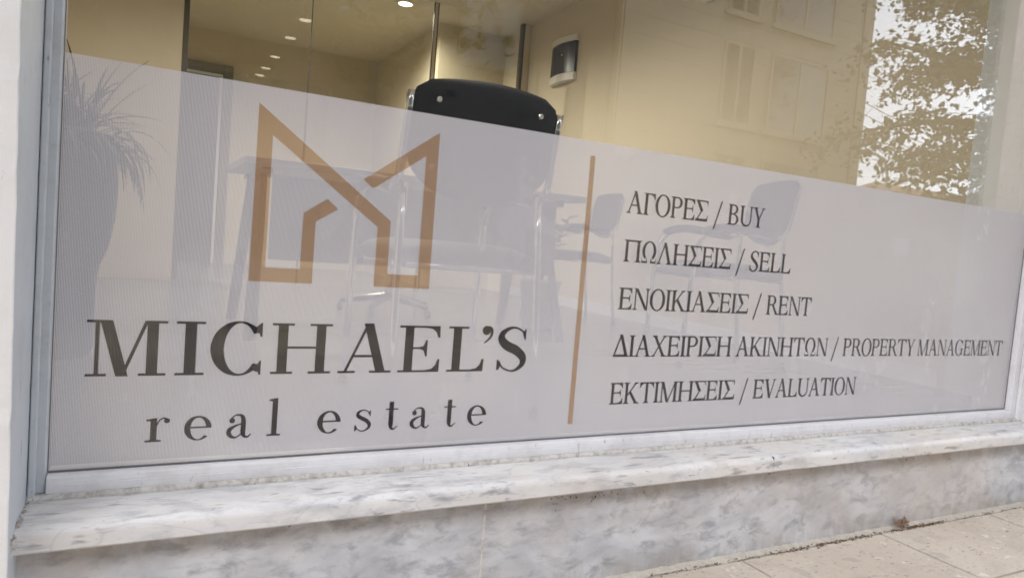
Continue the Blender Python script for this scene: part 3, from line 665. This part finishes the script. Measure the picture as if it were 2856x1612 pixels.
def ga(): return [disc(.215, .76, .12, .115)] + merge(stroke([(.17, .84, .05), (.34, .985, .06), (.56, .985, .11), (.665, .83, .19), (.675, .5, .205), (.675, .2, .2), (.74, .05, .12), (.88, .02, .075), (1.0, .14, .05)], 7)) + \
    merge(stroke([(.66, .62, .05), (.40, .54, .09), (.14, .38, .17), (.10, .20, .20), (.22, .05, .13), (.40, .015, .07), (.60, .16, .05)], 7))
def gl(): return [[(0, 0), (.60, 0), (.60, .07), (.43, .09), (.43, 1.70), (.36, 1.70), (.05, 1.64), (.05, 1.575), (.20, 1.56), (.20, .09), (0, .07)]]
def gs(): return merge(stroke([(.74, .74, .04), (.62, .93, .05), (.40, 1.0, .06), (.19, .90, .12), (.16, .75, .17), (.34, .61, .19), (.56, .50, .19), (.72, .33, .18), (.68, .13, .12), (.44, .0, .06), (.20, .07, .05), (.08, .24, .04)], 6)) + \
    [[(.66, .84), (.74, .98), (.78, .98), (.78, .70), (.74, .70)], [(.02, .0), (.07, .0), (.13, .11), (.08, .30), (.02, .30)]]
def gt(): return [[(.0, .965), (.63, .965), (.63, 1.03), (.0, 1.03)], [(.18, 1.36), (.40, 1.36), (.40, .22), (.18, .22)]] + merge(stroke([(.29, .24, .22), (.33, .06, .13), (.46, .03, .075), (.64, .18, .045)], 7))
for fn, x in ((gr, .1262), (gel, .1806), (ga, .2425), (gl, .3042), (gel, .3862), (gs, .4500), (gt, .5053), (ga, .5520), (gt, .6176), (gel, .6650)): low(fn(), x)

# ------------------------------------------------------------------ interior shell
XW, YP = 3.27, 4.85
box('floor', (-1.4, .13, FZ - .1), (XW + .4, 7.6, FZ), M['floor'], kind='structure')
cl = box('ceiling', (-1.4, .13, 2.45), (XW + .4, 7.6, 2.66), M['ceiling'], kind='structure')
box('wall_right', (XW, .13, FZ - .1), (XW + .4, 7.6, 2.45), M['wall_beige'], kind='structure')
box('wall_left', (-1.4, .13, FZ - .1), (-1.0, 7.6, 2.45), M['wall_beige'], kind='structure')
box('wall_back', (-1.0, 7.42, FZ - .1), (XW, 7.6, 2.45), M['wall_back'], kind='structure')
box('wall_partition', (-1.0, YP - .05, FZ), (.31, YP + .06, 2.45), M['wall_beige'], kind='structure')
box('wall_side', (2.56, 5.35, FZ), (XW, 7.42, 2.45), M['wall_beige'], kind='structure')
box('pillar', (XW - .025, .13, FZ), (XW - .0005, .63, 2.45), M['pillar'], label='pale grey interior pillar beside the right end of the glass', cat='pillar', bevel=.004)
box('skirting', (XW - .012, .67, FZ), (XW - .0005, YP - .03, FZ + .08), M['pillar'], kind='structure')
box('wall_under_window', (-1.0, .04, FZ - .3), (XW, .128, -.034), M['plaster'], kind='structure')
# glazed partition
gp = empty('glass_partition', (0, YP, FZ), label='frameless glass partition with slim dark posts across the back of the shop', cat='partition')
def gpart(a, b, name, mat, bevel=0): box(name, (a[0], a[1] - YP, a[2] - FZ), (b[0], b[1] - YP, b[2] - FZ), mat, gp, bevel)
gpart((.311, YP - .03, FZ), (.352, YP + .03, 2.449), 'post', M['bronze'], .003)
for xa, xb in ((.356, 1.250), (1.262, 2.300), (2.345, 3.175)): gpart((xa, YP - .005, FZ + .02), (xb, YP + .005, 2.44), 'glass_panel', M['partition_glass'])
gpart((1.2505, YP - .008, FZ), (1.2600, YP + .008, 2.449), 'joint_strip', M['bronze'])
gpart((2.3005, YP - .010, FZ), (2.308, YP + .010, 2.449), 'joint_strip', M['bronze'])
gpart((2.3355, YP - .010, FZ), (2.3445, YP + .010, 2.449), 'joint_strip', M['bronze'])
gpart((2.3085, YP - .006, FZ), (2.335, YP + .006, 2.449), 'door_edge', M['wall_beige'])
gpart((3.178, YP - .03, FZ), (3.205, YP + .03, 2.449), 'post', M['bronze'], .003)
gpart((3.206, YP - .03, FZ), (3.2685, YP + .03, 2.449), 'wall_channel', M['wall_beige'], .003)
# far door
dr = empty('back_door', (.62, 7.40, FZ), label='dark door in a wide grey frame on the back wall behind the glass', cat='door')
MB().box((-.65, -.04, 0), (-.30, .015, 2.16)).build('frame', M['door_grey'], dr, .004) if False else None
def dpart(a, b, n, m_, bv=.003): box(n, a, b, m_, dr, bv)
dpart((.20, -.04, 0), (.30, .01, 2.19), 'jamb', M['door_grey']); dpart((-.55, -.04, 0), (-.45, .01, 2.19), 'jamb', M['door_grey'])
dpart((-.449, -.04, 2.09), (.199, .01, 2.19), 'lintel', M['door_grey'])
dpart((.165, -.025, 0), (.1985, .01, 2.055), 'stop', M['pillar']); dpart((-.449, -.025, 2.057), (.1985, .01, 2.088), 'stop', M['pillar'])
dpart((-.448, -.008, 0), (.164, .01, 2.054), 'leaf', M['door_dark'])
dpart((.08, -.05, 1.0), (.12, -.009, 1.03), 'handle', M['chrome'])
# control panel on the right wall
tp = empty('entry_panel', (XW, 4.15, 1.98), label='white wall unit with a black curved front next to the partition', cat='control panel')
def curved(y0, y1, z0, z1, bul, d, name, mat):
    vs = []; fs = []; n_ = 14
    for i in range(n_ + 1):
        t_ = i / n_; y = y0 + (y1 - y0) * t_; xx = -d - bul * math.sin(math.pi * t_)
        vs += [(xx, y, z0), (xx, y, z1), (0, y, z1), (0, y, z0)]
    for i in range(n_):
        for j in range(4): fs.append((i * 4 + j, (i + 1) * 4 + j, (i + 1) * 4 + (j + 1) % 4, i * 4 + (j + 1) % 4))
    fs += [(3, 2, 1, 0), (n_ * 4, n_ * 4 + 1, n_ * 4 + 2, n_ * 4 + 3)]
    fix_normals(MB().add(vs, fs).build(name, mat, tp, .002))
curved(-.20, .20, .145, .195, .038, .03, 'top_cover', M['white_plastic'])
curved(-.20, .20, -.18, -.115, .038, .03, 'bottom_cover', M['white_plastic'])
curved(-.195, .195, -.114, .144, .036, .027, 'front_panel', M['black_plastic'])
MB().lathe([(.006, 0), (.006, .004)]).build('indicator', M['white_plastic'], tp).matrix_local = Matrix.Translation((-.085, -.08, .03)) @ Matrix.Rotation(R(-90), 4, 'Y')
so = empty('wall_socket', (XW, .907, .512), label='white wall socket low on the right wall behind the film', cat='socket')
box('plate', (-.010, -.043, -.043), (0, .043, .043), M['white_plastic'], so, .003)
MB().lathe([(.022, 0), (.022, .002), (.018, .002), (.018, -.006)], n=20).build('insert', M['pillar'], so).matrix_local = Matrix.Translation((-.0105, 0, 0)) @ Matrix.Rotation(R(-90), 4, 'Y')
se = empty('motion_sensor', (XW, 2.37, 2.10), label='small white sensor high on the right wall at the top edge of the view', cat='sensor')
MB().box((-.045, -.055, -.07), (0, .055, .06)).build('housing', M['white_plastic'], se, .01, seg=3)
box('lens', (-.049, -.03, -.045), (-.0445, .03, .0), M['pillar'], se, .002)

# ------------------------------------------------------------------ downlights
def downlight(x, y, label, watt=75):
    o = empty('ceiling_light', (x, y, 2.45), label=label, cat='ceiling light', group='round recessed ceiling lights')
    MB().lathe([(.062, -.001), (.062, -.007), (.082, -.007), (.086, -.003), (.086, .0)], n=32).build('ring', M['white_plastic'], o, smooth=False)
    vs = [(.0615 * math.cos(2 * math.pi * k_ / 32), .0615 * math.sin(2 * math.pi * k_ / 32), -.0075) for k_ in range(32)]
    MB().add(vs, [tuple(range(31, -1, -1))]).build('diffuser', M['lamp'], o)
    l_ = bpy.data.lights.new('lamp', 'SPOT'); l_.spot_size = R(165); l_.spot_blend = .7; l_.shadow_soft_size = 0.0; l_.energy = watt; l_.color = (1, .94, .85)
    lo = bpy.data.objects.new('lamp', l_); COL.objects.link(lo); lo.parent = o; lo.location = (0, 0, -.03)
    return o
names = ['round ceiling light nearest the glass partition in the front row', 'second round ceiling light out from the glass partition', 'middle round ceiling light of the row in the front room',
         'fourth round ceiling light out from the glass partition', 'round ceiling light closest to the shop window']
for i, y in enumerate((3.46, 2.65, 1.60, .84, .30)): downlight(1.455, y, names[i], (42, 38, 22, 10, 5)[i])
downlight(.12, 2.60, 'added unseen fill light over the left part of the front room', 58)  # unseen fill, added to brighten the left wall
downlight(.80, 5.02, 'added unseen fill light just behind the left glass panel', 115)  # added out of view to lift the dark back room
downlight(1.50, 5.05, 'added unseen fill light just behind the middle glass panel', 105)  # second added fill for the back room, above the view
downlight(2.10, 5.06, 'bright round ceiling light in the room behind the glass partition', 40)

# ------------------------------------------------------------------ visitor chairs
def make_chair():
    root = empty('visitor_chair')
    # backrest cushion: curved panel with rounded corners
    vs = []; fs = []; nx, nz = 16, 12
    def halfw(v): # rounded top and strongly rounded bottom corners
        wmax = .203
        if v > .84: return wmax - .042 * ((v - .84) / .16) ** 2.2
        if v < .35: return wmax - .075 * ((.35 - v) / .35) ** 2.2
        return wmax
    for side in (0, 1):
        for j in range(nz + 1):
            v = j / nz
            for i in range(nx + 1):
                q = i / nx * 2 - 1; hw = halfw(v); xx = q * hw
                z = .605 + .27 * v + (.012 * (1 - q * q) if v > .9 else 0) - (.03 * (1 - q * q) if v < .1 else 0)
                lean = -.219 - .036 * v; y = lean - .022 * (1 - q * q)
                th = .020 * (1 - abs(q) ** 6) * (1 - abs(2 * v - 1) ** 8) + .006
                vs.append((xx, y + (th if side else -th * .55), z))
    n_ = (nx + 1) * (nz + 1)
    for j in range(nz):
        for i in range(nx):
            a_ = j * (nx + 1) + i; fs.append((a_, a_ + 1, a_ + nx + 2, a_ + nx + 1)); fs.append((n_ + a_, n_ + a_ + nx + 1, n_ + a_ + nx + 2, n_ + a_ + 1))
    rim = [i for i in range(nx)] + [j * (nx + 1) + nx for j in range(nz)] + [nz * (nx + 1) + i for i in range(nx, 0, -1)] + [j * (nx + 1) for j in range(nz, 0, -1)]
    for q in range(len(rim)): fs.append((rim[(q + 1) % len(rim)], rim[q], rim[q] + n_, rim[(q + 1) % len(rim)] + n_))
    bk = fix_normals(MB().add(vs, fs).build('backrest', M['chair_black'], root, smooth=True))
    # bolts through the backrest
    for sx in (-1, 1):
        for z in (.825, .66):
            bo = MB().lathe([(.0075, 0), (.0075, .002), (.0055, .0035), (.003, .0035), (.003, .0015)], n=16).build('bolt', M['chrome'], bk)
            yb = -.205 - .05 * (z - .5) / .375 - .022 * (1 - (.15 / .212) ** 2) - .0145
            bo.matrix_local = Matrix.Translation((sx * .142, yb, z)) @ Matrix.Rotation(R(98), 4, 'X')
    # seat cushion
    mb = MB(); vs = []; fs = []; nn = 14
    for side in (0, 1):
        for j in range(nn + 1):
            for i in range(nn + 1):
                qx = i / nn * 2 - 1; qy = j / nn * 2 - 1
                rr = max(abs(qx), abs(qy)); ed = (1 - abs(qx) ** 6) * (1 - abs(qy) ** 6)
                fx = .225 * qx * (1 - .05 * qy ** 4); y = .015 + .23 * qy * (1 - .06 * qx ** 4)
                drop = -.02 * max(0, qy - .6) / .4
                vs.append((fx, y, .425 + (.018 + .034 * ed if side else -.004 - .012 * ed) + drop))
    n_ = (nn + 1) ** 2
    for j in range(nn):
        for i in range(nn):
            a_ = j * (nn + 1) + i; fs.append((a_, a_ + nn + 1, a_ + nn + 2, a_ + 1)); fs.append((n_ + a_, n_ + a_ + 1, n_ + a_ + nn + 2, n_ + a_ + nn + 1))
    rim = [i for i in range(nn)] + [j * (nn + 1) + nn for j in range(nn)] + [nn * (nn + 1) + i for i in range(nn, 0, -1)] + [j * (nn + 1) for j in range(nn, 0, -1)]
    for q in range(len(rim)): fs.append((rim[(q + 1) % len(rim)], rim[q], rim[q] + n_, rim[(q + 1) % len(rim)] + n_))
    fix_normals(mb.add(vs, fs).build('seat', M['chair_black'], root, smooth=True))
    for sx in (-1, 1):
        X = sx * .214
        path = [(X * .975, -.254, .842), (X * .98, -.245, .80)] + bez((X * .985, -.225, .70), (X, -.215, .62), (X, -.19, .60), (X, -.10, .605), 10) + \
               bez((X, -.05, .61), (X, .12, .635), (X, .20, .63), (X, .225, .52), 14) + [(X, .232, .40), (X, .245, .2), (X, .255, 0.008)]
        MB().tube(path, .0115, 12).build('side_frame', M['chrome'], root, smooth=True)
        MB().tube([(X * .9, -.20, .62), (X * .93, -.205, .5), (X * .95, -.225, .25), (X * .98, -.25, .008)], .0105, 12).build('rear_leg', M['chrome'], root, smooth=True)
        ar = MB().tube(bez((X, -.15, .612), (X, .0, .628), (X, .12, .652), (X, .200, .600), 12), .019, 12).build('armrest', M['chair_black'], root, smooth=True)
        for y in (.255, -.25): MB().lathe([(.015, 0), (.015, .02), (.012, .022)], (X * (1 if y > 0 else .98), y, 0), 14).build('foot_cap', M['black_plastic'], root)
    MB().tube([(-.226, .05, .41), (.226, .05, .41)], .010, 10).build('cross_bar', M['chrome'], root, smooth=True)
    MB().tube([(-.215, -.20, .41), (.215, -.20, .41)], .010, 10).build('cross_bar', M['chrome'], root, smooth=True)
    return root
ch = make_chair()
CG = 'black visitor chairs with chrome frames'
tag(ch, 'black chair seen from behind, its back rising above the film next to the window', 'chair', CG)
ch.location = (.897, .745, FZ); ch.rotation_euler = (0, 0, R(-2))
c2 = copy_tree(ch); tag(c2, 'black chair in side view behind the list of services, nearest the right wall', 'chair', CG)
c2.location = (2.535, 1.32, FZ); c2.rotation_euler = (0, 0, R(73))
c3 = copy_tree(ch); tag(c3, 'farther black chair behind the brown divider bar beside the potted plant', 'chair', CG)
c3.location = (2.68, 2.86, FZ); c3.rotation_euler = (0, 0, R(82))

# ------------------------------------------------------------------ desk, office chair, plants
dk = empty('desk', (1.25, 2.15, FZ), label='white topped desk with a dark modesty panel behind the near chair', cat='desk')
box('top', (-.80, -.38, .715), (.80, .38, .745), M['desk_white'], dk, .003)
box('modesty_panel', (-.68, -.30, .34), (.68, -.282, .69), M['desk_dark'], dk, .002)
for sx in (-1, 1):
    for sy in (-1, 1):
        MB().tube([(sx * .70, sy * .12, .714), (sx * .74, sy * .34, .01)], .026, 4).build('leg', M['desk_dark'], dk)
    box('rail', (sx * .70 - .02, -.30, .69), (sx * .70 + .02, .30, .714), M['desk_dark'], dk)
box('monitor', (1.30, 2.20, FZ + .81), (1.75, 2.23, FZ + 1.05), M['black_plastic'], label='dark computer screen on the white desk', cat='monitor') if False else None
oc = empty('office_chair', (1.45, 2.95, FZ), label='black swivel office chair on a star base behind the desk', cat='office chair')
MB().lathe([(.0, .42), (.22, .42), (.25, .45), (.24, .49), (.0, .51)], n=24).build('seat', M['chair_black'], oc, smooth=True)
box('backrest', (-.21, .20, .55), (.21, .25, 1.0), M['chair_black'], oc, .03, seg=3) if False else MB().box((-.21, .20, .55), (.21, .25, .84)).build('backrest', M['chair_black'], oc, .03)
MB().tube([(0, .05, .43), (0, .24, .45), (0, .26, .60)], .018, 8).build('back_bracket', M['black_plastic'], oc)
MB().tube([(0, 0, .10), (0, 0, .42)], .025, 12).build('gas_lift', M['chrome'], oc)
for i in range(5):
    a_ = 2 * math.pi * i / 5 + .3
    lg = MB().tube([(0, 0, .11), (math.cos(a_) * .29, math.sin(a_) * .29, .065)], .02, 8, rs=[.026, .014]).build('base_arm', M['black_plastic'], oc)
    MB().tube([(math.cos(a_) * .29 - .012, math.sin(a_) * .29, .028), (math.cos(a_) * .29 + .012, math.sin(a_) * .29, .028)], .027, 12).build('castor', M['black_plastic'], lg)

def blade(mb, base, az, L, droop, w, el=1.2, n=7):
    p = Vector(base); d = Vector((math.cos(az) * math.cos(el), math.sin(az) * math.cos(el), math.sin(el))); side = Vector((-math.sin(az), math.cos(az), 0)); vs = []; fs = []
    for i in range(n + 1):
        t_ = i / n; ww = w * math.sin(math.pi * min(1, .18 + t_ * .82)) ** .8 * (1 - t_ * .25) + .0004
        vs += [p - side * ww + Vector((0, 0, .12 * ww)), p - Vector((0, 0, .35 * ww)), p + side * ww + Vector((0, 0, .12 * ww))]
        p = p + d * (L / n); d = (d + Vector((0, 0, -droop / n))).normalized()
    for i in range(n):
        for j in (0, 1): fs.append((i * 3 + j, (i + 1) * 3 + j, (i + 1) * 3 + j + 1, i * 3 + j + 1))
    mb.add(vs, fs)
random.seed(9)
pp = empty('tall_planter', (-.17, 1.56, FZ), label='tall navy blue planter with a spiky plant behind the left end of the film', cat='planter')
pot = MB().lathe([(.135, 0), (.145, .02), (.148, .24), (.155, .30), (.178, .36), (.196, .46), (.20, .56), (.196, .66), (.188, .715), (.19, .735), (.175, .735), (.17, .69), (.0, .69)], n=48).build('pot', M['navy'], pp, smooth=True)
MB().box((.02, -.199, .655), (.06, -.192, .72)).build('label_tag', M['red'], pot)
MB().lathe([(.0, .691), (.168, .694), (.168, .70), (.0, .704)], n=24).build('soil', M['soil'], pp)
for cx, cyy in ((-.06, .02), (.06, -.03), (.09, .06)):
    for i in range(34):
        mb = MB(); blade(mb, (cx + random.gauss(0, .01), cyy + random.gauss(0, .01), .70 + random.uniform(0, .05)), random.uniform(0, 6.28), random.uniform(.18, .36), random.uniform(.6, 2.6), random.uniform(.005, .010), random.uniform(.5, 1.35))
        mb.build('leaf', M['leaf_dark'], pp)
for i in range(46):
    mb = MB(); az = random.uniform(-1.6, 1.4); r0 = random.uniform(.12, .19)
    blade(mb, (math.cos(az) * r0, math.sin(az) * r0, .72 - random.uniform(0, .06)), az + random.gauss(0, .3), random.uniform(.14, .32), random.uniform(2.2, 4.6), random.uniform(.006, .011), random.uniform(.1, .9), 9)
    mb.build('leaf', M['leaf_dark'], pp)
p2 = empty('potted_plant', (2.22, 2.45, FZ), label='leafy dark green potted plant on a stand between the chairs', cat='potted plant')
MB().lathe([(.09, 0), (.12, .26), (.128, .27), (.128, .29), (.112, .29), (.11, .25), (0, .25)], n=28).build('pot', M['desk_white'], p2, smooth=True)
MB().lathe([(0, .251), (.109, .254), (0, .262)], n=20).build('soil', M['soil'], p2)
for s_ in range(11):
    a_ = random.uniform(0, 6.28); L = random.uniform(.28, .42); tip = (math.cos(a_) * random.uniform(.05, .17), math.sin(a_) * random.uniform(.05, .17), .25 + L)
    st_ = MB().tube([(0, 0, .25), (tip[0] * .4, tip[1] * .4, .25 + L * .55), tip], .004, 6).build('stem', M['leaf_dark'], p2)
    mb = MB()
    for i in range(12):
        t_ = .25 + .75 * i / 11; b_ = (tip[0] * t_, tip[1] * t_, .25 + L * t_)
        blade(mb, b_, a_ + (1.5 if i % 2 else -1.5) + random.gauss(0, .3), .085, .7, .020, .5, 4)
    mb.build('foliage', M['leaf_dark'], st_)

# ------------------------------------------------------------------ what stands across the street (seen mirrored in the pane)
bd = empty('apartment_building', (12, -13, GZ), label='clad apartment building with large windows mirrored in the upper glass', cat='building')
def bpart(mb, name, mat, par=None, bevel=0):
    mb.v = [(x - 12, y + 13, z - GZ) for x, y, z in mb.v]; return mb.build(name, mat, par or bd, bevel)
bpart(MB().box((10.0, -24, GZ), (18.9, -13.06, 12.6)), 'wall', M['cladding'])
me0 = None
for i in range(28):
    z = GZ + .46 * i
    if z + .45 > 12.6: break
    bpart(MB().box((10.3, -13.059, z + .005), (18.55, -13.025, z + .456)), 'cladding_board', M['cladding'])
bpart(MB().box((18.551, -13.06, GZ), (18.95, -12.97, 12.6)), 'corner_trim', M['cladding'])
bpart(MB().box((10.05, -13.06, GZ), (10.299, -12.985, 12.6)), 'corner_trim', M['cladding'])
bpart(MB().box((9.9, -24.2, 12.6), (19.2, -12.8, 12.85)), 'cornice', M['trim'])
nb = empty('office_building', (-8, -13, GZ), label='dark fronted building across the street left of the clad apartment building', cat='building')
box('wall', (-18, -11, 0), (17.9, -.2, 12.2), M['dark_front'], nb)
box('cornice', (-18, -11.2, 12.21), (17.9, 0, 12.5), M['trim'], nb)
for zb in (1.4, 4.4, 7.4, 10.0):
    for q in range(9):
        f_ = box('window', (-16.5 + q * 3.8, -.199, zb), (-15.0 + q * 3.8, -.14, zb + 1.6), M['bronze'], nb)
        box('pane', (-16.42 + q * 3.8, -.139, zb + .08), (-15.08 + q * 3.8, -.12, zb + 1.52), M['facade_glass'], f_)
for zb in (1.15, 4.0, 6.85, 9.7):
    for xa, xb in ((13.25, 14.35), (14.95, 17.25)):
        zt = zb + 2.1
        if zt > 12: continue
        f_ = bpart(MB().box((xa, -12.999, zb), (xb, -12.93, zb + .07)).box((xa, -12.999, zt - .07), (xb, -12.93, zt)).box((xa, -12.999, zb + .071), (xa + .07, -12.93, zt - .071)).box((xb - .07, -12.999, zb + .071), (xb, -12.93, zt - .071)).box(((xa + xb) / 2 - .04, -12.999, zb + .071), ((xa + xb) / 2 + .04, -12.935, zt - .071)), 'window', M['cladding'])
        f_mats = bpart(MB().box((xa + .071, -12.998, zb + .071), (xb - .071, -12.96, zt - .071)), 'pane', M['facade_glass'], f_)
        bpart(MB().box((xa - .12, -12.999, zb - .1), (xb + .12, -12.90, zb - .002)), 'sill', M['cladding'], f_)
# low tiled house and lamp farther down the street
hs = empty('tiled_house', (44, -27, GZ), label='low house with a hipped tiled roof mirrored below the tree', cat='house')
MB().box((-9, -5, 0), (9, 4, 3.6)).build('wall', M['house_wall'], hs)
ro = MB().add([(-9.8, -5.8, 3.6), (9.8, -5.8, 3.6), (9.8, 4.8, 3.6), (-9.8, 4.8, 3.6), (-4, -.5, 6.3), (4, -.5, 6.3)], [(0, 1, 5, 4), (1, 2, 5), (2, 3, 4, 5), (3, 0, 4), (3, 2, 1, 0)]).build('roof', M['roof_tile'], hs)
for xa in (-6, 0, 5): box('window', (xa, 4.001, 1.2), (xa + 1.6, 4.06, 2.6), M['facade_glass'], hs)
sl = empty('street_lamp', (37.5, -25, GZ), label='tall grey street lamp with a curved arm beside the building corner', cat='street lamp')
MB().tube([(0, 0, 0), (0, 0, 5.6)] + bez((0, 0, 5.8), (0, 0, 7.0), (-.3, 0, 7.3), (-1.9, 0, 7.35), 10), .08, 8).build('pole', M['lamp_metal'], sl)
MB().box((-2.6, -.15, 7.25), (-1.8, .15, 7.42)).build('lamp_head', M['lamp_metal'], sl, .03)
for i, z in enumerate((8.2, 8.9, 9.5, 10.1)):
    pts = [(x, -20 - (x - 18) * .25, z - 1.0 + .0012 * (x - 45) ** 2) for x in range(16, 90, 4)]
    MB().tube(pts, .022, 5, cap=True).build('power_line', M['wire'], None, label=['lowest', 'second lowest', 'second highest', 'highest'][i] + ' thin dark overhead cable crossing the pale sky gap', cat='cable', group='overhead cables')
# plane trees
def plane_tree(loc, label, seed, n_limb, zlo, zhi, spread, dens, lsz=(.07, .125)):
    tr = empty('plane_tree', loc, label=label, cat='tree', group='plane trees along the street')
    rnd = random.Random(seed)
    MB().tube([(0, 0, -.1), (.05, .0, 1.2), (-.05, .05, 2.6), (.1, 0, zlo + .6), (.05, .1, zhi)], .2, 12, rs=[.27, .21, .18, .16, .10]).build('trunk', M['bark'], tr, smooth=True)
    limbs = []
    for i in range(n_limb):
        a_ = 2.4 * i + rnd.uniform(-.25, .25); f = i / (n_limb - 1); el = .05 + 1.1 * f * f + rnd.uniform(-.1, .15); L = spread * (1 - .35 * f) * rnd.uniform(.85, 1.1)
        p = Vector((0, 0, zlo + (zhi - zlo) * f)); d = Vector((math.cos(a_) * math.cos(el), math.sin(a_) * math.cos(el), math.sin(el))); pts = [p.copy()]
        for q in range(8):
            p = p + d * (L / 8); d = (d + Vector((rnd.gauss(0, .13), rnd.gauss(0, .13), rnd.gauss(-.03, .10)))).normalized(); pts.append(p.copy())
        MB().tube(pts, .1, 7, rs=[.09 * (1 - q / 10) + .008 for q in range(9)]).build('limb', M['bark'], tr, smooth=True)
        limbs.append(pts)
    twm = MB(); lm = MB(); clumps = []
    for pts in limbs:
        for q in range(1, 9):
            for _ in range(5):
                a_ = rnd.uniform(0, 6.28); L = rnd.uniform(.5, 1.35); d = Vector((math.cos(a_), math.sin(a_), rnd.uniform(-.8, .5))).normalized(); p = pts[q].copy(); tp_ = [p.copy()]
                for s_ in range(4):
                    p = p + d * (L / 4); d = (d + Vector((rnd.gauss(0, .15), rnd.gauss(0, .15), -.18))).normalized(); tp_.append(p.copy())
                twm.tube(tp_, .01, 4, rs=[.014, .011, .008, .006, .004]); clumps.append(tp_)
    twm.build('twigs', M['bark'], tr, kind='stuff')
    base = [star_leaf(1.0, .35, 5, q) for q in range(12)]
    for tp_ in clumps:
        for _ in range(rnd.randint(int(dens * .6), int(dens * 1.4))):
            b_ = tp_[rnd.randint(1, 4)] + Vector((rnd.gauss(0, .15), rnd.gauss(0, .15), rnd.gauss(-.05, .14)))
            vs, fs = base[rnd.randint(0, 11)]
            mm = Matrix.Translation(b_) @ Matrix.Rotation(rnd.uniform(0, 6.28), 4, 'Z') @ Matrix.Rotation(rnd.gauss(.9, .6), 4, 'X') @ Matrix.Rotation(rnd.uniform(0, 6.28), 4, 'Z') @ Matrix.Scale(rnd.uniform(*lsz), 4)
            lm.add([mm @ v for v in vs], fs)
    lm.build('crown', M['leaf_green'], tr, kind='stuff')
plane_tree((17.0, -7.0, GZ), 'broad plane tree whose leaves show mirrored in the right of the glass', 4, 34, 2.5, 8.8, 4.3, 34, (.055, .11))
plane_tree((-.2, -7.4, GZ), 'second plane tree faintly mirrored above the logo in the glass', 8, 20, 2.9, 7.6, 4.0, 16, (.10, .16))
